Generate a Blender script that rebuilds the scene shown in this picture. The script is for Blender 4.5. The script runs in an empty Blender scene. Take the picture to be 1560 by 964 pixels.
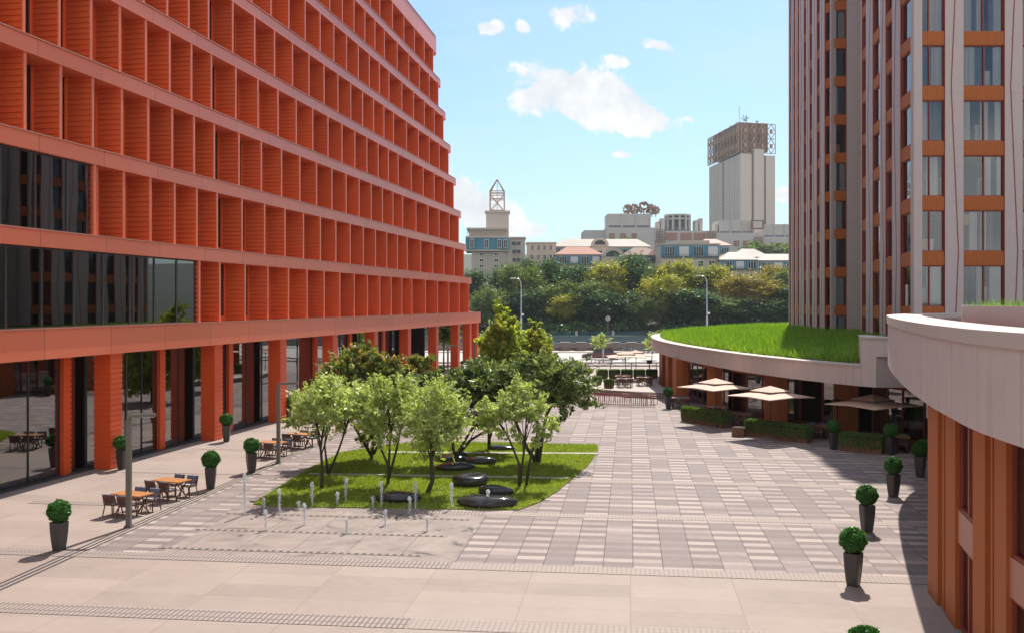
import bpy, bmesh, math, random
import numpy as np
from mathutils import Vector, Matrix
random.seed(7); RNG = np.random.default_rng(7)
R = math.radians
F = 1500.0; CX = 780.0; CY = 462.0; EYE = 8.0
scene = bpy.context.scene
COL = scene.collection
# ------------------------------------------------ camera, sky, sun, exposure
cd = bpy.data.cameras.new('camera'); cam = bpy.data.objects.new('camera', cd); COL.objects.link(cam)
cam.location = (0, 0, EYE); cam.rotation_euler = (R(90), 0, 0)
cd.sensor_fit = 'HORIZONTAL'; cd.sensor_width = 36.0; cd.lens = 36.0 * F / 1560.0
cd.shift_y = -20.0 / 1560.0; cd.clip_start = 0.1; cd.clip_end = 9000
scene.camera = cam
SUN_EL = 49.5; SUN_AZ = 16.5      # azimuth from +Y towards +X
sd = bpy.data.lights.new('sun', 'SUN'); sun = bpy.data.objects.new('sun', sd); COL.objects.link(sun)
sd.energy = 4.7; sd.angle = R(0.5); sd.color = (1.0, 0.93, 0.84)
sv = Vector((math.sin(R(SUN_AZ))*math.cos(R(SUN_EL)), math.cos(R(SUN_AZ))*math.cos(R(SUN_EL)), math.sin(R(SUN_EL))))
sun.rotation_euler = sv.to_track_quat('Z', 'Y').to_euler(); sun.location = (40, 60, 120)
scene.view_settings.view_transform = 'Standard'; scene.view_settings.look = 'None'
scene.view_settings.exposure = 0.42; scene.view_settings.gamma = 1.0
scene.cycles.max_bounces = 5; scene.cycles.diffuse_bounces = 3; scene.cycles.glossy_bounces = 3; scene.cycles.transparent_max_bounces = 8
scene.cycles.caustics_reflective = False; scene.cycles.caustics_refractive = False
scene.cycles.sample_clamp_indirect = 6.0

class NT:
    """small node-tree helper"""
    def __init__(s, nt): s.nt = nt; s.n = nt.nodes; s.l = nt.links
    def put(s, sock, v):
        if v is None: return
        if isinstance(v, bpy.types.NodeSocket): s.l.new(v, sock)
        else:
            if sock.type == 'RGBA' and len(v) == 3: v = (*v, 1)
            sock.default_value = v
    def node(s, t, ins=None, **kw):
        n = s.n.new(t)
        for k, v in kw.items(): setattr(n, k, v)
        for k, v in (ins or {}).items(): s.put(n.inputs[k], v)
        return n
    def m(s, op, a, b=None, c=None, clamp=False):
        n = s.n.new('ShaderNodeMath'); n.operation = op; n.use_clamp = clamp
        s.put(n.inputs[0], a); s.put(n.inputs[1], b); s.put(n.inputs[2], c); return n.outputs[0]
    def v(s, op, a, b=None):
        n = s.n.new('ShaderNodeVectorMath'); n.operation = op
        s.put(n.inputs[0], a); s.put(n.inputs[1], b)
        return n.outputs['Value'] if op in ('DOT_PRODUCT', 'LENGTH') else n.outputs[0]
    def mix(s, f, a, b, bt='MIX'):
        n = s.n.new('ShaderNodeMix'); n.data_type = 'RGBA'; n.blend_type = bt
        s.put(n.inputs['Factor'], f); s.put(n.inputs['A'], a); s.put(n.inputs['B'], b); return n.outputs['Result']
    def noise(s, vec, sc, det=3, rough=.5, dist=0):
        n = s.node('ShaderNodeTexNoise', {'Scale': sc, 'Detail': det, 'Roughness': rough, 'Distortion': dist})
        s.put(n.inputs['Vector'], vec); return n.outputs['Fac']
    def step(s, e0, e1, x):
        n = s.node('ShaderNodeMapRange', {'From Min': e0, 'From Max': e1}, interpolation_type='SMOOTHSTEP')
        s.put(n.inputs['Value'], x); return n.outputs[0]
    def ramp(s, f, stops):
        n = s.n.new('ShaderNodeValToRGB'); e = n.color_ramp.elements
        while len(e) < len(stops): e.new(.5)
        for q, (p, c) in zip(e, stops): q.position = p; q.color = (*c, 1)
        s.put(n.inputs[0], f); return n.outputs[0]
    def sep(s, v): n = s.node('ShaderNodeSeparateXYZ'); s.put(n.inputs[0], v); return n.outputs
    def comb(s, x, y, z): return s.node('ShaderNodeCombineXYZ', {0: x, 1: y, 2: z}).outputs[0]

# ---- world: Nishita sky with clouds
W = bpy.data.worlds.new('World'); scene.world = W; W.use_nodes = True
w = NT(W.node_tree); w.n.clear()
sky = w.node('ShaderNodeTexSky', sky_type='NISHITA', sun_disc=False, sun_elevation=R(SUN_EL), sun_rotation=R(SUN_AZ),
             air_density=1.15, dust_density=1.2, ozone_density=1.6, altitude=100)
gen = w.node('ShaderNodeTexCoord').outputs['Generated']
gx, gy, gz = w.sep(gen)[0:3]
yy = w.m('MAXIMUM', gy, .02)
sx = w.m('DIVIDE', gx, yy); sz = w.m('DIVIDE', gz, yy)         # sky direction as slopes
def cl(px, py): return ((px-CX)/F, (CY-py)/F)
# (centre x, centre y, half w, half h, tilt, density) of each cloud in the sky
clouds = [(905,150,135,50,-.28,1.0),(828,148,56,34,.1,.8),(985,178,62,26,-.35,.72),(745,43,27,14,.0,.72),(797,42,15,12,-.5,.55),(868,22,60,24,.1,.62),(1006,72,44,13,-.28,.62),
          (951,235,20,7,.0,.62),(1192,297,24,13,.0,.68),(738,322,84,36,-.35,.85),(800,350,55,16,-.1,.6),(1050,182,12,7,-.4,.5),(690,300,50,40,0,.9),(940,95,26,15,0,.55)]
base = w.comb(sx, sz, 0)
nz1 = w.noise(base, 16, 5, .6, .35); nz2 = w.noise(w.v('ADD', base, (5.1, 2.2, 0)), 48, 2, .6)
acc = None
for (px, py, hw, hh, tl, den) in clouds:
    cx, cy = cl(px, py); c, s_ = math.cos(tl), math.sin(tl)
    dx = w.m('SUBTRACT', sx, cx); dy = w.m('SUBTRACT', sz, cy)
    u = w.m('DIVIDE', w.m('ADD', w.m('MULTIPLY', dx, c), w.m('MULTIPLY', dy, s_)), hw/F)
    v = w.m('DIVIDE', w.m('SUBTRACT', w.m('MULTIPLY', dy, c), w.m('MULTIPLY', dx, s_)), hh/F)
    r2 = w.m('ADD', w.m('MULTIPLY', u, u), w.m('MULTIPLY', v, v))
    k = w.m('MULTIPLY', w.m('SUBTRACT', 1.25, w.m('POWER', r2, .75)), den)
    acc = k if acc is None else w.m('MAXIMUM', acc, k)
dens = w.m('ADD', acc, w.m('ADD', w.m('MULTIPLY', w.m('SUBTRACT', nz1, .5), 2.6), w.m('MULTIPLY', w.m('SUBTRACT', nz2, .5), .7)))
cfac = w.m('MULTIPLY', w.step(.25, .62, dens), w.step(-.05, .12, gy))
wisp = w.noise(w.v('MULTIPLY', base, (1, 2.6, 1)), 5, 5, .6, .8)
wf = w.m('MULTIPLY', w.step(.40, .72, wisp), .22)
# bright clouds out of view on the dome, added for fill light (seen in reflections)
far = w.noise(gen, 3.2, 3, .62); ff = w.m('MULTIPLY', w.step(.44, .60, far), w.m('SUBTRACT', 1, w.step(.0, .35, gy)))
skyc = w.mix(1.0, sky.outputs[0], (.57, .755, .90), 'MULTIPLY')
low = w.m('SUBTRACT', 1, w.step(-.02, .42, gz))
skyc = w.mix(w.m('MULTIPLY', low, .12), skyc, (4.7, 5.3, 5.6))
skyc = w.mix(wf, skyc, (4.9, 5.6, 6.0))
shade = w.mix(w.step(.35, .75, w.m('ADD', w.m('ADD', nz1, w.m('MULTIPLY', w.m('SUBTRACT', nz2, .5), .35)), w.m('MULTIPLY', w.m('SUBTRACT', .9, dens), .12))), (4.9, 5.2, 5.55), (6.9, 6.9, 6.85))
skyc = w.mix(cfac, skyc, shade)
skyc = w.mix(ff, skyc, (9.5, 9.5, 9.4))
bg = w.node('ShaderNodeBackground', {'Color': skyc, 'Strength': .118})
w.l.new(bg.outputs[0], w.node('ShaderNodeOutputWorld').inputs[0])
W.cycles.sampling_method = 'MANUAL'; W.cycles.sample_map_resolution = 512

# ------------------------------------------------ helpers
def G(px, py, z=0.0):
    """ground point seen at a photo pixel"""
    Y = F * (EYE - z) / (py - CY); return Vector(((px - CX) * Y / F, Y, z))
def P(px, Y, z=0.0): return Vector(((px - CX) * Y / F, Y, z))
def tag(o, label=None, cat=None, group=None, kind=None):
    if label: o['label'] = label
    if cat: o['category'] = cat
    if group: o['group'] = group
    if kind: o['kind'] = kind
    return o
def thing(name, label, cat, loc=(0, 0, 0), rz=0.0, group=None):
    o = bpy.data.objects.new(name, None); COL.objects.link(o); o.empty_display_size = .3
    o.location = loc; o.rotation_euler = (0, 0, rz); tag(o, label, cat, group); return o
KIDS = {}
def link(name, me, parent=None, world=False):
    o = bpy.data.objects.new(name, me); COL.objects.link(o)
    if parent is not None:
        o.parent = parent; KIDS.setdefault(parent.name, []).append(o)
        if world:
            l = Vector((0, 0, 0)); p = parent
            while p is not None: l += p.location; p = p.parent
            o.location = -l
    return o
def dup(root, loc=None, rz=None, label=None, sc=None):
    r = root.copy(); COL.objects.link(r)
    if loc is not None: r.location = loc
    if rz is not None: r.rotation_euler = (0, 0, rz)
    if sc is not None: r.scale = (sc, sc, sc)
    if label: r['label'] = label
    for ch in KIDS.get(root.name, []):
        c = ch.copy(); COL.objects.link(c); c.parent = r; KIDS.setdefault(r.name, []).append(c)
        for g in KIDS.get(ch.name, []):
            d = g.copy(); COL.objects.link(d); d.parent = c
    return r
class MB:
    def __init__(s): s.v = []; s.f = []; s.mi = []
    def add(s, vs, fs, m=0):
        n = len(s.v); s.v += [tuple(p) for p in vs]; s.f += [tuple(i+n for i in f) for f in fs]; s.mi += [m]*len(fs)
    def hexa(s, p, m=0): # 8 points: bottom 4 ccw, top 4
        s.add(p, [(3,2,1,0),(4,5,6,7),(0,1,5,4),(1,2,6,5),(2,3,7,6),(3,0,4,7)], m)
    def box(s, c, d, m=0, rz=0, taper=1.0):
        x, y, z = d[0]/2, d[1]/2, d[2]/2; ca, sa = math.cos(rz), math.sin(rz); ps = []
        for k, t in ((-z, taper), (z, 1.0)):
            for a, b in ((-x,-y),(x,-y),(x,y),(-x,y)):
                a, b = a*t, b*t; ps.append((c[0]+a*ca-b*sa, c[1]+a*sa+b*ca, c[2]+k))
        s.hexa(ps, m)
    def bx(s, x0, x1, y0, y1, z0, z1, m=0): s.box(((x0+x1)/2, (y0+y1)/2, (z0+z1)/2), (abs(x1-x0), abs(y1-y0), abs(z1-z0)), m)
    def bar(s, a, b, w, h=None, m=0, up=(0,0,1)):
        a, b = Vector(a), Vector(b); h = h or w; d = (b-a)
        if d.length < 1e-6: return
        d.normalize(); u = Vector(up)
        if abs(d.dot(u)) > .98: u = Vector((1,0,0)) if abs(d.x) < .9 else Vector((0,1,0))
        r = d.cross(u).normalized()*w/2; t = r.cross(d).normalized()*h/2
        s.hexa([a-r-t, a+r-t, b+r-t, b-r-t, a-r+t, a+r+t, b+r+t, b-r+t], m)
    def tube(s, pts, rs, n=8, m=0, cap=True):
        pts = [Vector(p) for p in pts]
        if not hasattr(rs, '__len__'): rs = [rs]*len(pts)
        base = len(s.v); ref = Vector((.31, .17, .93))
        for i, p in enumerate(pts):
            d = (pts[min(i+1, len(pts)-1)] - pts[max(i-1, 0)]).normalized()
            if abs(d.dot(ref)) > .97: ref = Vector((1, .1, 0))
            a = d.cross(ref).normalized(); b = d.cross(a)
            for k in range(n):
                t = 2*math.pi*k/n; q = p + (a*math.cos(t) + b*math.sin(t))*rs[i]; s.v.append(tuple(q))
        for i in range(len(pts)-1):
            for k in range(n):
                s.f.append((base+i*n+k, base+i*n+(k+1)%n, base+(i+1)*n+(k+1)%n, base+(i+1)*n+k)); s.mi.append(m)
        if cap:
            s.f.append(tuple(base+k for k in range(n))[::-1]); s.mi.append(m)
            s.f.append(tuple(base+(len(pts)-1)*n+k for k in range(n))); s.mi.append(m)
    def cyl(s, c, r, z0, z1, n=16, m=0, r2=None): s.tube([(c[0],c[1],z0),(c[0],c[1],z1)], [r, r if r2 is None else r2], n, m)
    def prism(s, poly, z0, z1, m=0, top=True):
        n = len(poly); s.add([(p[0],p[1],z0) for p in poly]+[(p[0],p[1],z1) for p in poly],
            [tuple(range(n))[::-1], tuple(range(n, 2*n))] + [(i,(i+1)%n,n+(i+1)%n,n+i) for i in range(n)], m)
    def wall(s, pts, z0, z1, th, m=0):
        """vertical wall along a polyline, thickness to the left"""
        for a, b in zip(pts[:-1], pts[1:]):
            a = Vector((a[0],a[1],0)); b = Vector((b[0],b[1],0)); d = (b-a).normalized(); n = Vector((-d.y, d.x, 0))*th
            q = [a, b, b+n, a+n]; s.hexa([(p.x,p.y,z0) for p in q]+[(p.x,p.y,z1) for p in q], m)
    def ell(s, c, r, nu=14, nv=9, m=0, jit=0.0):
        b = len(s.v)
        for j in range(1, nv):
            ph = math.pi*j/nv
            for i in range(nu):
                th = 2*math.pi*i/nu; k = 1+random.uniform(-jit, jit)
                s.v.append((c[0]+r[0]*k*math.sin(ph)*math.cos(th), c[1]+r[1]*k*math.sin(ph)*math.sin(th), c[2]+r[2]*k*math.cos(ph)))
        t = len(s.v); s.v += [(c[0],c[1],c[2]+r[2]), (c[0],c[1],c[2]-r[2])]
        for j in range(nv-2):
            for i in range(nu):
                s.f.append((b+j*nu+i, b+(j+1)*nu+i, b+(j+1)*nu+(i+1)%nu, b+j*nu+(i+1)%nu)); s.mi.append(m)
        for i in range(nu):
            s.f.append((t, b+i, b+(i+1)%nu)); s.f.append((t+1, b+(nv-2)*nu+(i+1)%nu, b+(nv-2)*nu+i)); s.mi += [m, m]
    def mesh(s, name, mats, smooth=False):
        me = bpy.data.meshes.new(name); me.from_pydata(s.v, [], s.f)
        for m in (mats if isinstance(mats, (list, tuple)) else [mats]): me.materials.append(m)
        if len(me.materials) > 1: me.polygons.foreach_set('material_index', s.mi)
        bm = bmesh.new(); bm.from_mesh(me); bmesh.ops.recalc_face_normals(bm, faces=bm.faces); bm.to_mesh(me); bm.free()
        if smooth: me.polygons.foreach_set('use_smooth', [True]*len(me.polygons)); 
        if smooth and not isinstance(smooth, bool): me.set_sharp_from_angle(angle=R(smooth))
        me.update(); return me
    def build(s, name, mats, parent=None, world=False, smooth=False):
        return link(name, s.mesh(name, mats, smooth), parent, world)
def npmesh(name, V, faces_per, mats):
    """V: (n*k,3) vertices, faces of k consecutive vertices"""
    k = faces_per; n = len(V)//k; me = bpy.data.meshes.new(name)
    me.vertices.add(n*k); me.vertices.foreach_set('co', V.astype(np.float32).ravel())
    me.loops.add(n*k); me.loops.foreach_set('vertex_index', np.arange(n*k, dtype=np.int32))
    me.polygons.add(n); me.polygons.foreach_set('loop_start', np.arange(0, n*k, k, dtype=np.int32))
    me.materials.append(mats); me.update(calc_edges=True); me.validate(); return me

# ------------------------------------------------ materials
M = {}
def newmat(name):
    m = bpy.data.materials.new(name); m.use_nodes = True; t = NT(m.node_tree)
    b = t.n['Principled BSDF']; M[name] = m; return m, t, b
def pbr(name, col, rough=.5, metal=0.0, var=.12, sc=3.0, bump=0.0, bsc=40.0, spec=.5, coat=0.0, island=0.0):
    m, t, b = newmat(name); pos = t.node('ShaderNodeNewGeometry').outputs['Position']
    n1 = t.noise(pos, sc, 5, .6)
    f = t.m('ADD', 1-var, t.m('MULTIPLY', n1, 2*var))
    if island:
        ri = t.node('ShaderNodeNewGeometry').outputs['Random Per Island']
        f = t.m('MULTIPLY', f, t.m('ADD', 1-island, t.m('MULTIPLY', ri, 2*island)))
    t.put(b.inputs['Base Color'], t.mix(1.0, (*col, 1), t.comb(f, f, f), 'MULTIPLY'))
    t.put(b.inputs['Roughness'], t.m('ADD', rough-.06, t.m('MULTIPLY', n1, .12), clamp=True))
    b.inputs['Metallic'].default_value = metal; b.inputs['Specular IOR Level'].default_value = spec
    b.inputs['Coat Weight'].default_value = coat
    if bump:
        bn = t.node('ShaderNodeBump', {'Strength': bump, 'Distance': .02, 'Height': t.noise(pos, bsc, 4, .6)})
        t.put(b.inputs['Normal'], bn.outputs[0])
    return m
pbr('red_panel', (.78, .135, .035), .5, var=.06, sc=1.2)
pbr('red_band', (.76, .178, .088), .42, var=.04, sc=.8, spec=.6, coat=.12)
def red_band_joints():
    m = M['red_band']; t = NT(m.node_tree); b = t.n['Principled BSDF']; c = b.inputs['Base Color'].links[0].from_socket
    pos = t.node('ShaderNodeNewGeometry').outputs['Position']; s = t.sep(pos); y = s[1]
    k = t.m('FLOOR', t.m('DIVIDE', y, 4.7)); zf = t.m('FLOOR', t.m('DIVIDE', s[2], 4.1)); f = t.m('ADD', .93, t.m('MULTIPLY', wn(t, k, zf), .14))
    c = t.mix(1.0, c, t.comb(f, f, f), 'MULTIPLY'); c = t.mix(t.m('MULTIPLY', joint(t, y, 4.7, .05), .5), c, (.1,.02,.01)); t.put(b.inputs['Base Color'], c)
    m = M['red_panel']; t = NT(m.node_tree); b = t.n['Principled BSDF']; c = b.inputs['Base Color'].links[0].from_socket
    r = t.node('ShaderNodeObjectInfo').outputs['Random']; f = t.m('ADD', .9, t.m('MULTIPLY', r, .18)); t.put(b.inputs['Base Color'], t.mix(1.0, c, t.comb(f, f, f), 'MULTIPLY'))
pbr('red_column', (.74, .098, .02), .45, var=.06, sc=1.2)
pbr('concrete', (.44, .35, .33), .75, var=.09, sc=2.2, bump=.15)
pbr('tower_stone', (.56, .465, .445), .7, var=.07, sc=1.6, bump=.1)
pbr('rust', (.52, .15, .03), .6, var=.10, sc=3, bump=.1, bsc=80)
pbr('rust_frame', (.30, .05, .025), .5, var=.08)
pbr('rust_orange', (.42, .105, .016), .6, var=.08, sc=3, bump=.08, bsc=80)
pbr('rust_light', (.45, .2, .14), .45, var=.05)
pbr('dark_metal', (.035, .03, .03), .4, var=.1)
pbr('pot', (.055, .048, .045), .42, var=.15, sc=6)
pbr('lamp_metal', (.16, .14, .115), .4, var=.08, metal=.3)
pbr('wood_table', (.48, .2, .06), .45, var=.14, sc=9)
pbr('wood_brown', (.12, .045, .025), .55, var=.2, sc=12, bump=.3, bsc=60)
pbr('cushion', (.17, .19, .235), .85, var=.1, sc=8)
pbr('seat_cushion', (.5, .47, .47), .85, var=.1, sc=8)
pbr('bark', (.075, .055, .042), .85, var=.25, sc=8, bump=.6, bsc=25)
pbr('soil', (.06, .04, .03), .9, var=.2, sc=10)
pbr('umbrella', (.66, .46, .36), .8, var=.03)
pbr('umbrella_dark', (.2, .12, .1), .8)
pbr('granite', (.21, .175, .16), .6, var=.12, sc=5, bump=.15)
pbr('stone_black', (.045, .04, .04), .14, var=.4, sc=4, bump=.12, bsc=5)
pbr('white', (.7, .7, .68), .5, var=.04)
pbr('chrome', (.55, .56, .58), .25, metal=.9)
pbr('tire', (.02, .02, .02), .8)
pbr('car_maroon', (.12, .02, .025), .2, coat=1.0, var=.05)
pbr('car_yellow', (.75, .32, .03), .25, coat=1.0, var=.03)
pbr('embank', (.16, .2, .195), .75, var=.1, sc=.5)
pbr('beige_wall', (.52, .44, .35), .8, var=.08, sc=.15)
pbr('beige2', (.58, .48, .39), .8, var=.08, sc=.15)
pbr('grey_wall', (.58, .51, .45), .8, var=.08, sc=.06)
pbr('grey_slab', (.68, .55, .45), .8, var=.06, sc=.05)
pbr('grey_dark', (.13, .135, .14), .7, var=.1)
pbr('blue_panel', (.045, .21, .29), .35, var=.15, sc=.3)
pbr('roof_terra', (.42, .19, .13), .8, var=.15, sc=.5)
pbr('roof_white', (.36, .315, .26), .7, var=.08, sc=.2)
pbr('roof_brown', (.24, .15, .11), .8, var=.12, sc=.4)
pbr('roof_red', (.5, .2, .16), .7, var=.1, sc=.5)
pbr('gold', (.42, .235, .12), .6, metal=.0, var=.3, sc=.4)
pbr('bronze', (.27, .12, .065), .6, metal=.0, var=.3, sc=.1)
pbr('curtain', (.72, .66, .6), .85, var=.15, sc=5)
pbr('curtain_dark', (.2, .2, .22), .85, var=.2, sc=5)
pbr('interior', (.34, .31, .29), .8, var=.2, sc=.8)
pbr('interior_wood', (.65, .36, .15), .6)
pbr('interior_white', (.75, .7, .64), .7)
pbr('pale_fill', (.62, .70, .78), .8, var=.1, sc=2)
pbr('coping', (.52, .44, .40), .7, var=.05, sc=2)
pbr('slab_soffit', (.30, .10, .05), .6)
pbr('path_stone', (.42, .37, .32), .8, var=.1)
pbr('rail_red', (.30, .055, .03), .45)
pbr('hedge_wood', (.22, .095, .045), .6, var=.25, sc=8, bump=.2)
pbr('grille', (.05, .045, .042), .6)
def glass_mat(name, tint, ior=1.75, rough=.01, gcol=(.95,.97,1)):
    m = bpy.data.materials.new(name); m.use_nodes = True; t = NT(m.node_tree); t.n.clear(); M[name] = m
    pos = t.node('ShaderNodeNewGeometry').outputs['Position']
    bn = t.node('ShaderNodeBump', {'Strength': .03, 'Distance': .05, 'Height': t.noise(pos, .6, 0)})
    fr = t.node('ShaderNodeFresnel', {'IOR': ior}); t.put(fr.inputs['Normal'], bn.outputs[0])
    tr = t.node('ShaderNodeBsdfTransparent', {'Color': (*tint, 1)})
    gl = t.node('ShaderNodeBsdfGlossy', {'Color': (*gcol, 1), 'Roughness': rough}); t.put(gl.inputs['Normal'], bn.outputs[0])
    mx = t.node('ShaderNodeMixShader', {0: fr.outputs[0], 1: tr.outputs[0], 2: gl.outputs[0]})
    t.l.new(mx.outputs[0], t.node('ShaderNodeOutputMaterial').inputs[0]); return m
glass_mat('glass', (.90, .95, .97), 2.6)
glass_mat('glass_tower', (.96, .965, .97), 1.6)
glass_mat('glass_shop', (.86, .85, .84), 3.1)
glass_mat('glass_clear', (.86, .9, .88), 1.45)
m, t, b = newmat('glass_dark'); b.inputs['Base Color'].default_value = (.012, .014, .017, 1); b.inputs['Roughness'].default_value = .06
m, t, b = newmat('car_glass'); b.inputs['Base Color'].default_value = (.02, .022, .03, 1); b.inputs['Roughness'].default_value = .04
m, t, b = newmat('water_jet'); b.inputs['Base Color'].default_value = (.85, .87, .88, 1); b.inputs['Roughness'].default_value = .25
b.inputs['Alpha'].default_value = .62; b.inputs['Subsurface Weight'].default_value = 0.0
m, t, b = newmat('river'); b.inputs['Base Color'].default_value = (.03, .055, .055, 1); b.inputs['Roughness'].default_value = .12
pos = t.node('ShaderNodeNewGeometry').outputs['Position']
t.put(b.inputs['Normal'], t.node('ShaderNodeBump', {'Strength': .4, 'Distance': .2, 'Height': t.noise(pos, .8, 4)}).outputs[0])
def leaf_mat(name, cols, trans=.45, tcol=None):
    m = bpy.data.materials.new(name); m.use_nodes = True; t = NT(m.node_tree); t.n.clear(); M[name] = m
    g = t.node('ShaderNodeNewGeometry'); ri = g.outputs['Random Per Island']
    f = t.m('ADD', t.m('MULTIPLY', ri, .55), t.m('MULTIPLY', t.noise(g.outputs['Position'], .55, 3), .55), clamp=True)
    c = t.ramp(f, [(i/(len(cols)-1), q) for i, q in enumerate(cols)])
    d = t.node('ShaderNodeBsdfDiffuse', {'Color': c})
    tc = t.mix(1.0, c, (1.6, 1.75, .8), 'MULTIPLY')
    tl = t.node('ShaderNodeBsdfTranslucent', {'Color': tc})
    gl = t.node('ShaderNodeBsdfGlossy', {'Color': (.5,.55,.5,1), 'Roughness': .42})
    a = t.node('ShaderNodeMixShader', {0: trans, 1: d.outputs[0], 2: tl.outputs[0]})
    a = t.node('ShaderNodeMixShader', {0: .07, 1: a.outputs[0], 2: gl.outputs[0]})
    t.l.new(a.outputs[0], t.node('ShaderNodeOutputMaterial').inputs[0]); return m
leaf_mat('leaf_light', [(.17,.235,.05),(.38,.43,.14),(.68,.69,.38)], .40)
leaf_mat('leaf_mid', [(.04,.08,.015),(.1,.15,.03),(.22,.27,.07)], .4)
leaf_mat('leaf_dark', [(.03,.055,.015),(.10,.14,.04),(.42,.45,.2)], .4)
leaf_mat('leaf_redtip', [(.03,.06,.015),(.09,.14,.035),(.26,.28,.08),(.62,.2,.08)], .4)
leaf_mat('leaf_maple', [(.07,.12,.018),(.2,.26,.035),(.42,.45,.08),(.55,.36,.08)], .45)
leaf_mat('leaf_box', [(.012,.06,.008),(.035,.14,.014),(.09,.27,.03)], .3)
leaf_mat('leaf_ivy', [(.02,.06,.012),(.07,.15,.02),(.26,.36,.07)], .4)
leaf_mat('hill_green', [(.012,.04,.022),(.04,.085,.03),(.13,.19,.045)], .38)
leaf_mat('hill_olive', [(.03,.06,.022),(.11,.15,.04),(.28,.29,.07)], .4)
leaf_mat('hill_yellow', [(.05,.08,.02),(.27,.27,.03),(.72,.55,.05)], .42)
leaf_mat('hill_orange', [(.06,.08,.02),(.25,.2,.035),(.58,.34,.07)], .42)
leaf_mat('grass_blade', [(.04,.12,.01),(.14,.27,.018),(.38,.48,.06)], .45)
leaf_mat('lawn_blade', [(.10,.18,.015),(.23,.285,.025),(.42,.44,.09)], .42)

# paving: rotated plaza frame  v along (.12,1), u across
PA = math.atan(.12)
def UV(t):
    pos = t.node('ShaderNodeNewGeometry').outputs['Position']; s = t.sep(pos)
    u = t.m('SUBTRACT', t.m('MULTIPLY', s[0], math.cos(PA)), t.m('MULTIPLY', s[1], math.sin(PA)))
    v = t.m('ADD', t.m('MULTIPLY', s[0], math.sin(PA)), t.m('MULTIPLY', s[1], math.cos(PA)))
    return pos, u, v
def joint(t, x, period, wdt, off=0.0):
    f = t.m('FRACT', t.m('DIVIDE', t.m('ADD', x, off), period)); return t.m('LESS_THAN', f, wdt/period)
def wn(t, a, b): return t.node('ShaderNodeTexWhiteNoise', {'Vector': t.comb(a, b, 0.0)}, noise_dimensions='3D').outputs['Value']
red_band_joints()
def uv2w(u, v): return (u*math.cos(PA)+v*math.sin(PA), -u*math.sin(PA)+v*math.cos(PA))
def w2uv(x, y): return (x*math.cos(PA)-y*math.sin(PA), x*math.sin(PA)+y*math.cos(PA))
# big tan slabs
m, t, b = newmat('slabs'); pos, u, v = UV(t)
cu = t.m('FLOOR', t.m('DIVIDE', u, 2.9)); cv = t.m('FLOOR', t.m('DIVIDE', t.m('ADD', v, .6), 1.15))
j = t.m('MAXIMUM', joint(t, u, 2.9, .022), joint(t, v, 1.15, .014, .6))
n1 = t.noise(pos, .45, 5, .6); n2 = t.noise(pos, 3.5, 5, .65); n3 = t.noise(pos, 60, 2)
f = t.m('ADD', t.m('MULTIPLY', wn(t, cu, cv), .22), t.m('ADD', t.m('MULTIPLY', n1, .45), t.m('ADD', t.m('MULTIPLY', n2, .3), t.m('MULTIPLY', n3, .12))), clamp=True)
c = t.ramp(f, [(.25, (.255,.195,.165)), (.55, (.335,.262,.222)), (.85, (.39,.31,.265))])
c = t.mix(t.m('MULTIPLY', j, .5), c, (.15, .11, .09))
t.put(b.inputs['Base Color'], c); b.inputs['Roughness'].default_value = .72; b.inputs['Specular IOR Level'].default_value = .3
t.put(b.inputs['Normal'], t.node('ShaderNodeBump', {'Strength': .2, 'Distance': .01, 'Height': n3}).outputs[0])
# striped pavers
m, t, b = newmat('pavers'); pos, u, v = UV(t)
cu = t.m('FLOOR', t.m('DIVIDE', t.m('ADD', u, 19.95), .91))
row = t.m('FLOOR', t.m('DIVIDE', t.m('ADD', v, t.m('MULTIPLY', wn(t, cu, 3.3), .0)), .42))
par = t.m('MODULO', cu, 2.0)
sub = t.m('ADD', cu, 7.7)
r1 = wn(t, cu, row); r2 = wn(t, cu, t.m('FLOOR', t.m('DIVIDE', v, .84))); r3 = wn(t, sub, row)
light = t.m('ADD', t.m('MULTIPLY', r1, .42), t.m('MULTIPLY', t.m('MODULO', row, 2.0), .5))
calm = t.m('ADD', .28, t.m('ADD', t.m('MULTIPLY', t.m('MODULO', row, 2.0), .14), t.m('MULTIPLY', t.m('GREATER_THAN', r1, .74), .30)))
val = t.m('ADD', t.m('MULTIPLY', light, t.m('SUBTRACT', 1.0, par)), t.m('MULTIPLY', calm, par))
val = t.m('ADD', val, t.m('MULTIPLY', t.m('SUBTRACT', r3, .5), .12))
n1 = t.noise(pos, .5, 4); n3 = t.noise(pos, 55, 3); n2 = t.noise(pos, 4, 4)
val = t.m('ADD', val, t.m('ADD', t.m('MULTIPLY', t.m('SUBTRACT', n1, .5), .25), t.m('MULTIPLY', t.m('SUBTRACT', n2, .5), .25)), clamp=True)
c = t.ramp(val, [(0, (.19,.148,.138)), (.34, (.225,.178,.165)), (.55, (.29,.232,.212)), (.75, (.40,.32,.285)), (1, (.45,.365,.32))])
c = t.mix(t.m('MULTIPLY', t.m('SUBTRACT', n3, .5), .5), c, (.1,.08,.07))
j = t.m('MAXIMUM', joint(t, u, .91, .03, 19.95), t.m('MULTIPLY', joint(t, v, .42, .012), .5))
c = t.mix(t.m('MULTIPLY', j, .75), c, (.06, .045, .04))
t.put(b.inputs['Base Color'], c); b.inputs['Roughness'].default_value = .75; b.inputs['Specular IOR Level'].default_value = .25
t.put(b.inputs['Normal'], t.node('ShaderNodeBump', {'Strength': .3, 'Distance': .01, 'Height': n3}).outputs[0])
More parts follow.
